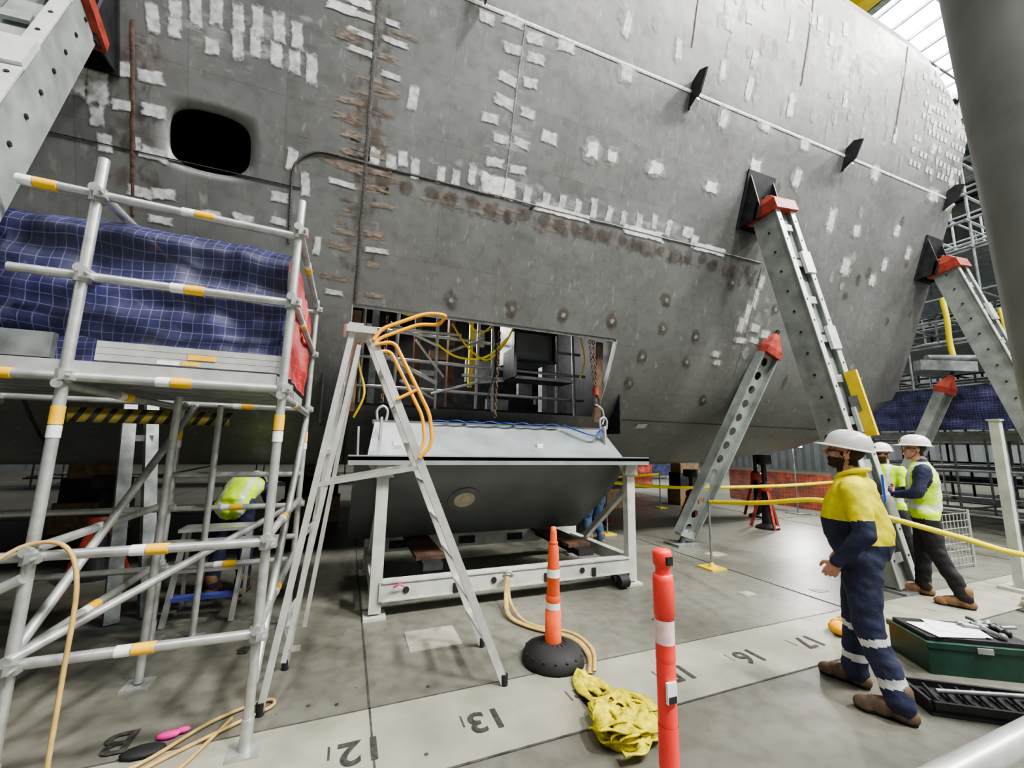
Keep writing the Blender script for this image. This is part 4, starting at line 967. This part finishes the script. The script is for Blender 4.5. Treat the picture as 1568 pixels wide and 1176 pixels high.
def make_head(par,pos,yaw,pitch,beard=True,sc_=1.0):
    root=bpy.data.objects.new('head_group',None);COL.objects.link(root);root.parent=par;root.location=pos;root.rotation_euler=(pitch,0,yaw);root.scale=(sc_,)*3
    me=HEAD.copy()
    def fn(c):
        if abs(c.x)<.024 and c.y>.083 and -.07<c.z<-.048: return 'lip'
        if beard and c.z<-.038 and c.y>-.01 and c.z>-.135 and not(abs(c.x)<.03 and c.y>.083 and c.z>-.045): return 'beard'
        if beard and c.z<.01 and abs(c.x)>.058 and .0<c.y<.025: return 'beard'
        if c.y<-.03 and c.z>-.075 and abs(c.x)<.079: return 'hair'
        if c.z>.07: return 'hair'
        return 'skin'
    setmats(me,['skin','beard','hair','lip'],fn)
    h=bpy.data.objects.new('head',me);COL.objects.link(h);h.parent=root
    e=MB()
    for s in(-1,1):
        e.sphere((s*.031,.073,.008),.0125,'eye',12,8);e.sphere((s*.031,.083,.007),.006,'black',8,6)
        e.bar((s*.012,.103,.002),(s*.06,.088,.002),.003,.022,'lens');e.bar((s*.062,.085,.008),(s*.082,-.01,.008),.004,.006,'black')
    e.build('eyes_and_glasses',root)
    e=MB();seg=36;rings=[]
    for i in range(9):
        t=math.pi/2*i/8;rings.append((math.cos(t)**.8 if i<8 else .0,math.sin(t)))
    vs=[];fs=[]
    for(rr_,zz) in rings:
        for j in range(seg):
            a=2*math.pi*j/seg;ridge=1+.035*max(0,1-abs(math.cos(a))*4)*(zz>.3)
            vs.append((.112*rr_*math.cos(a)*ridge,-.008+.138*rr_*math.sin(a)*ridge,.048+.118*zz*ridge))
    for i in range(8):
        for j in range(seg): b=(j+1)%seg;fs.append((i*seg+j,i*seg+b,(i+1)*seg+b,(i+1)*seg+j))
    e.add(vs,fs,'helmet',True)
    vs=[];fs=[]
    for j in range(seg):
        a=2*math.pi*j/seg;fr=max(0,math.sin(a))**3*.05
        for k_,(ex_,z) in enumerate(((-.004,.046),(.012+fr,.036-fr*.12),(.012+fr,.030-fr*.12),(-.006,.034))):
            vs.append(((.112+ex_)*math.cos(a),-.008+(.138+ex_)*math.sin(a),z+.006))
    for j in range(seg):
        b=(j+1)%seg
        for k_ in range(4): fs.append((4*j+k_,4*b+k_,4*b+(k_+1)%4,4*j+(k_+1)%4))
    e.add(vs,fs,'helmet',True)
    e.box((0,.12,.09),(.045,.02,.03),'dark')
    e.path([(.085,-.03,.05),(.083,.0,-.04),(.05,.04,-.105),(0,.06,-.12),(-.05,.04,-.105),(-.083,0,-.04),(-.085,-.03,.05)],.003,'black',6)
    e.build('hard_hat',root)
def make_hand(par,wrist,d,palm_n,thumb_side,curl=.5,name='hand'):
    e=MB();d=V(d).normalized();n=V(palm_n);n=(n-d*n.dot(d)).normalized();s=d.cross(n).normalized()
    if s.dot(V(thumb_side))<0: s=-s
    w=V(wrist);
    lens=[.072,.08,.074,.058]
    for i in range(4):
        off=s*(.03-.02*i);k0=w+d*.02+off*.7;k1=w+d*.092+off*(1.05)-d*(.006*abs(i-1))
        cap_(e,k0,k1,.015,.0115,10)
        p_=k1;L_=lens[i];ang=0
        for j,fr in enumerate((.45,.32,.23)):
            ang+=curl*(.55+.25*j)+.04*i
            dv=d*math.cos(ang)+n*math.sin(ang);q=p_+dv*(L_*fr);cap_(e,p_,q,.0098-.0012*j,.009-.0012*j,8);p_=q
    a=w+d*.025+s*.025;b_=a+(s*.75+d*.55+n*.3).normalized()*.042;c=b_+(d*.9+s*.15+n*.45).normalized()*.032;g=c+(d*.85-s*.05+n*.5).normalized()*.025
    cap_(e,a,b_,.016,.0125,10);cap_(e,b_,c,.0118,.0105,8);cap_(e,c,g,.0105,.0085,8)
    cap_(e,w-d*.03,w+d*.03,.026,.024,12)
    me=eval_remesh(e,.0035,1);setmats(me,['skin'],lambda c:'skin')
    o=bpy.data.objects.new(name,me);COL.objects.link(o);o.parent=par
BOOTC={}
def boot_mesh(k):
    if k in BOOTC: return BOOTC[k]
    e=MB()
    e.sphere((0,.15,.035),.05,'skin',16,10,(.95,1.25,.95));e.sphere((0,.08,.045),.05,'skin',16,10,(.92,1.4,1.0));e.sphere((0,-.03,.045),.05,'skin',16,10,(.82,1.1,1.0))
    cap_(e,(0,0,.06),(0,-.01,.17),.056,.058);cap_(e,(0,.03,.07),(0,.11,.055),.05,.045)
    me=eval_remesh(e,.008,2)
    for v in me.vertices:
        if v.co.z<.012: v.co.z=0
    setmats(me,[k,'sole'],lambda c:'sole' if c.z<.024 else k);BOOTC[k]=me;return me
def make_boot(par,ankle,yaw,k,name):
    o=bpy.data.objects.new(name,boot_mesh(k));COL.objects.link(o);o.parent=par;o.location=(ankle[0],ankle[1],ankle[2]-.08);o.rotation_euler=(0,0,yaw);o.scale=(1.1,1.1,1.05)
def person(loc,face,scale,J,fn,keys,head,boots='bootb',hands=(),name='construction_worker',boot_yaw=(0,0),belly=0,g=1.0,vox=.014):
    ang=math.atan2(face[1],face[0])-math.pi/2
    root=empty(name,(loc[0],loc[1],0),(0,0,ang));root.scale=(scale,)*3
    e=MB();J={k:V(v) for k,v in J.items()}
    P,C,N_=J['pelvis'],J['chest'],J['neck']
    def sp(t): return (P.lerp(C,t*2) if t<.5 else C.lerp(N_,t*2-1))
    rings=[(0.0-.12,.15,.125),(-.02,.172,.142),(.12,.17,.14+belly*.7),(.27,.168,.145+belly),(.42,.175,.145+belly*.9),(.6,.192,.145+belly*.3),(.75,.198,.132),(.87,.175,.108),(.95,.11,.085),(1.0,.07,.07),(1.08,.058,.062)]
    seg=28;vs=[];fs=[];axx=(J['shR']-J['shL']).normalized()
    for(t,rx,ry) in rings:
        gg=g if t<.9 else 1+(g-1)*.4
        rx*=gg;ry*=gg
        c=sp(max(0,min(1,t)))
        if t<0: c=P+(P-C).normalized()*(-t*.5)
        if t>1: c=N_+(N_-C).normalized()*((t-1)*.6)
        dirv=(C-P).normalized() if t<.4 else ((N_-P).normalized() if t<.6 else (N_-C).normalized())
        xx=(axx-dirv*axx.dot(dirv)).normalized();yy=dirv.cross(xx)
        for j in range(seg): a=2*math.pi*j/seg;vs.append(c+xx*rx*math.cos(a)+yy*ry*math.sin(a))
    for i in range(len(rings)-1):
        for j in range(seg): b=(j+1)%seg;fs.append((i*seg+j,i*seg+b,(i+1)*seg+b,(i+1)*seg+j))
    fs.append(tuple(range(seg))[::-1]);fs.append(tuple(range((len(rings)-1)*seg,len(rings)*seg)));e.add(vs,fs,'skin',True)
    bones={'spine1':(P,C),'spine2':(C,N_)}
    for s in'LR':
        sh,el,wr=J['sh'+s],J['el'+s],J['wr'+s];hp,kn,an=J['hp'+s],J['kn'+s],J['an'+s]
        cap_(e,C.lerp(N_,.75),sh,.075*g,.072*g);cap_(e,sh,el,.07*g,.058*g);cap_(e,el,wr,.058*g,.042)
        cap_(e,P.lerp(hp,.6),hp,.12*g,.112*g);cap_(e,hp,kn,.108*g,.08*g);cap_(e,kn,an+V((0,0,.06)),.078*g,.068*g);cap_(e,an+V((0,0,.07)),an+V((0,0,.02)),.07*g,.074*g)
        bones['ua'+s]=(sh,el);bones['fa'+s]=(el,wr);bones['th'+s]=(hp,kn);bones['sh_'+s]=(kn,an)
    me=eval_remesh(e,vox,5)
    RAD={'spine1':.15*g,'spine2':.15*g}
    def mf(c):
        best=None;bd=9
        for k,(a,b) in bones.items():
            d_,t=segdist(c,a,b);d_-=RAD.get(k,.07 if k[:2] in('ua','fa') else .09)
            if d_<bd: bd=d_;best=(k,t)
        return fn(best[0],best[1],c)
    setmats(me,keys,mf)
    # cloth folds: gentle creases, applied after the garment regions are assigned
    for v in me.vertices:
        c=v.co;f1=noise.noise(V((c.x*7+2,c.y*7,c.z*9)));f2=noise.noise(V((c.x*15+3,c.y*15,c.z*19+c.x*10)))
        v.co=c+v.normal*(f1*.010+f2*.007)
    o=bpy.data.objects.new('clothed_body',me);COL.objects.link(o);o.parent=root
    hd=(N_-C).normalized();hp_=N_+V((0,.035,.145)) if hd.z>.6 else N_+hd*.13+V((0,.03,-.02))
    make_head(root,hp_,*head)
    for i,s in enumerate('LR'): make_boot(root,J['an'+s],boot_yaw[i],boots,'boot_'+s)
    for hnd in hands: make_hand(root,*hnd)
    return root
J1=dict(pelvis=(0,-.03,.97),chest=(0,-.005,1.22),neck=(0,-.03,1.50),shL=(-.215,-.055,1.40),elL=(-.275,-.10,1.12),wrL=(-.245,.07,.91),shR=(.215,-.045,1.40),elR=(.28,-.05,1.12),wrR=(.25,.10,.90),
 hpL=(-.105,-.03,.92),knL=(-.13,-.04,.50),anL=(-.15,-.16,.08),hpR=(.105,-.01,.92),knR=(.13,.06,.50),anR=(.15,.10,.08))
def f1(b,t,c):
    if b in('spine1','spine2') or b[:2]=='th' and c.z>.93:
        if b[:2]=='th': return 'navy'
        if c.z>1.475: return 'skin' if c.z>1.55 else 'hivis'
        if c.z>1.18 or (c.y<-.09 and c.z>1.04): return 'hivis'
        return 'navy'
    if b[:2]=='ua': return 'hivis' if t<.72 else 'navy'
    if b[:2]=='fa': return 'navy'
    if b[:3]=='sh_':
        if .12<t<.22 or .62<t<.74: return 'silver'
    return 'navy'
w1=person((3.30,1.82),(-.33,.94),.965,J1,f1,['navy','hivis','silver','skin'],(.05,.22,True,1.04),'bootb',
  [((-.245,.07,.91),(.12,.5,-.85),(1,.1,.1),(0,.6,.8),.65,'hand_L'),((.25,.10,.90),(-.1,.4,-.8),(-1,.1,0),(0,.5,.8),.6,'hand_R')],boot_yaw=(.10,-.1),belly=.04,g=1.10,vox=.011)
cl_=MB();cl_.path([(-.075,.02,1.50),(-.085,-.05,1.525),(-.05,-.11,1.535),(.05,-.11,1.535),(.085,-.05,1.525),(.075,.02,1.50),(.03,.065,1.465),(-.03,.065,1.465)],.016,'hivis',8,True);cl_.build('shirt_collar',w1)
J2=dict(pelvis=(0,0,.98),chest=(0,-.01,1.24),neck=(0,-.01,1.50),shL=(-.19,-.02,1.41),elL=(-.25,.06,1.15),wrL=(-.08,.24,1.12),shR=(.19,-.02,1.41),elR=(.25,.06,1.15),wrR=(.08,.25,1.16),
 hpL=(-.095,0,.92),knL=(-.12,-.05,.50),anL=(-.14,-.20,.08),hpR=(.095,0,.92),knR=(.12,.05,.50),anR=(.14,.08,.08))
def f2(b,t,c):
    if b[:5]=='spine' or (b[:2]=='th' and c.z>.88 ):
        if c.z>1.50: return 'skin' if c.z>1.54 else 'navy'
        if .98<c.z<1.03 or (abs(abs(c.x)-.1)<.022 and c.z>1.03): return 'silver'
        return 'hivisg' if c.z>.86 else 'blackc'
    if b[:2] in('ua','fa'): return 'navy'
    return 'blackc'
w3=person((6.15,2.66),(-.45,.89),1.0,J2,f2,['blackc','navy','silver','skin','hivisg'],(.15,.05,False,1.0),'boot',
  [((-.08,.24,1.12),(.9,.3,.1),(0,-1,0),(0,0,1),.5,'hand_L'),((.08,.25,1.16),(-.9,.3,.1),(0,-1,0),(0,0,1),.5,'hand_R')])
fd=MB();fd.box((0,.33,1.18),(.24,.02,.31),'blue');fd.box((0,.342,1.18),(.22,.004,.29),'paper');fd.build('folder',w3)
def f3(b,t,c):
    r_=f2(b,t,c);return 'hivisg' if r_=='navy' and b[:2]=='ua' else r_
person((6.98,3.40),(-.95,.1),.96,J2,f3,['blackc','navy','silver','skin','hivisg'],(-.1,0,True,1.0),'boot',
  [((-.08,.24,1.12),(.9,.3,.1),(0,-1,0),(0,0,1),.5,'hand_L'),((.08,.25,1.16),(-.9,.3,.1),(0,-1,0),(0,0,1),.5,'hand_R')])
J4=dict(pelvis=(0,-.12,.93),chest=(0,.12,1.07),neck=(0,.38,1.08),shL=(-.19,.31,1.05),elL=(-.24,.40,.78),wrL=(-.16,.52,.62),shR=(.19,.31,1.05),elR=(.24,.40,.78),wrR=(.16,.52,.62),
 hpL=(-.095,-.1,.90),knL=(-.12,.02,.48),anL=(-.14,-.05,.08),hpR=(.095,-.1,.90),knR=(.12,.02,.48),anR=(.14,-.05,.08))
def f4(b,t,c):
    if b[:5]=='spine': return 'skin' if c.y>.42 else ('silver' if abs(c.y-.1)<.025 or abs(abs(c.x)-.1)<.02 else 'hivisg')
    if b[:2] in('ua','fa'): return 'navy'
    return 'navy'
HB=[((-.16,.52,.62),(.2,.6,-.5),(1,0,0),(0,1,.5),.4,'hand_L'),((.16,.52,.62),(-.2,.6,-.5),(-1,0,0),(0,1,.5),.4,'hand_R')]
person((-1.05,5.3),(.1,1),1.0,J4,f4,['navy','hivisg','silver','skin'],(0,-1.0,False,1.0),'boot',HB)
def f5(b,t,c):
    if b[:5]=='spine': return 'skin' if c.y>.42 else 'blackc'
    return 'blackc' if b[:2] in('ua','fa') else 'jeans'
person((3.9,6.0),(-.2,1),.95,J4,f5,['jeans','blackc','skin'],(0,-1.0,False,1.0),'boot',HB)
# ---------------------------------------------------------------- lights
def area(name,loc,size,power,target=None,col=(1,.98,.95),sy=None):
    l=bpy.data.lights.new(name,'AREA');l.energy=power;l.size=size;l.color=col
    if sy: l.shape='RECTANGLE';l.size_y=sy
    o=bpy.data.objects.new(name,l);COL.objects.link(o);o.location=loc
    d=V(target)-V(loc) if target else V((0,0,-1));o.rotation_euler=d.to_track_quat('-Z','Y').to_euler()
    return o
lamps=MB()
for i,(x,y,pw) in enumerate(((-6,-4,250),(0,-5.5,750),(6,-5,1900),(12,-4,2400),(18,-3,2400),(13.6,11,700),(25.5,10,900),(5,22,900),(14,22,900),(-6,22,200),(26,-3,1200))):
    area('high_bay_light_%d'%i,(x,y,15.3),1.2,pw,sy=2.4)
    lamps.box((x,y,15.42),(1.3,2.5,.12),'lamp');lamps.tube((x,y,15.45),(x,y,17),.03,'galvd')
lamps.build('high_bay_lamps')
area('hull_interior_worklight',(.6,6.4,4.3),.4,60,(2,5.6,2.5))  # added fill to brighten the dark hull interior, no lamp body behind it
area('hull_interior_fill_b',(1.6,7.9,3.8),.6,45,(1.6,5,2.3))  # second added fill, brightening the same interior from deeper inside
area('skylight_daylight',(19.5,6.2,16.7),6,1500,(14,2,2),(.85,.93,1))
area('underhull_worklight',(10.8,7.1,1.7),.4,70,(6,6,.2))
area('farside_floodlight',(8,18,6),2,300,(7,9,0))
w=bpy.data.worlds.new('hall_ambient');SC.world=w;w.use_nodes=True
bg=w.node_tree.nodes['Background'];bg.inputs[0].default_value=(.78,.8,.82,1);bg.inputs[1].default_value=.3
SC.view_settings.view_transform='AgX'
try: SC.view_settings.look='AgX - Medium High Contrast'
except Exception: pass
SC.view_settings.exposure=0.82
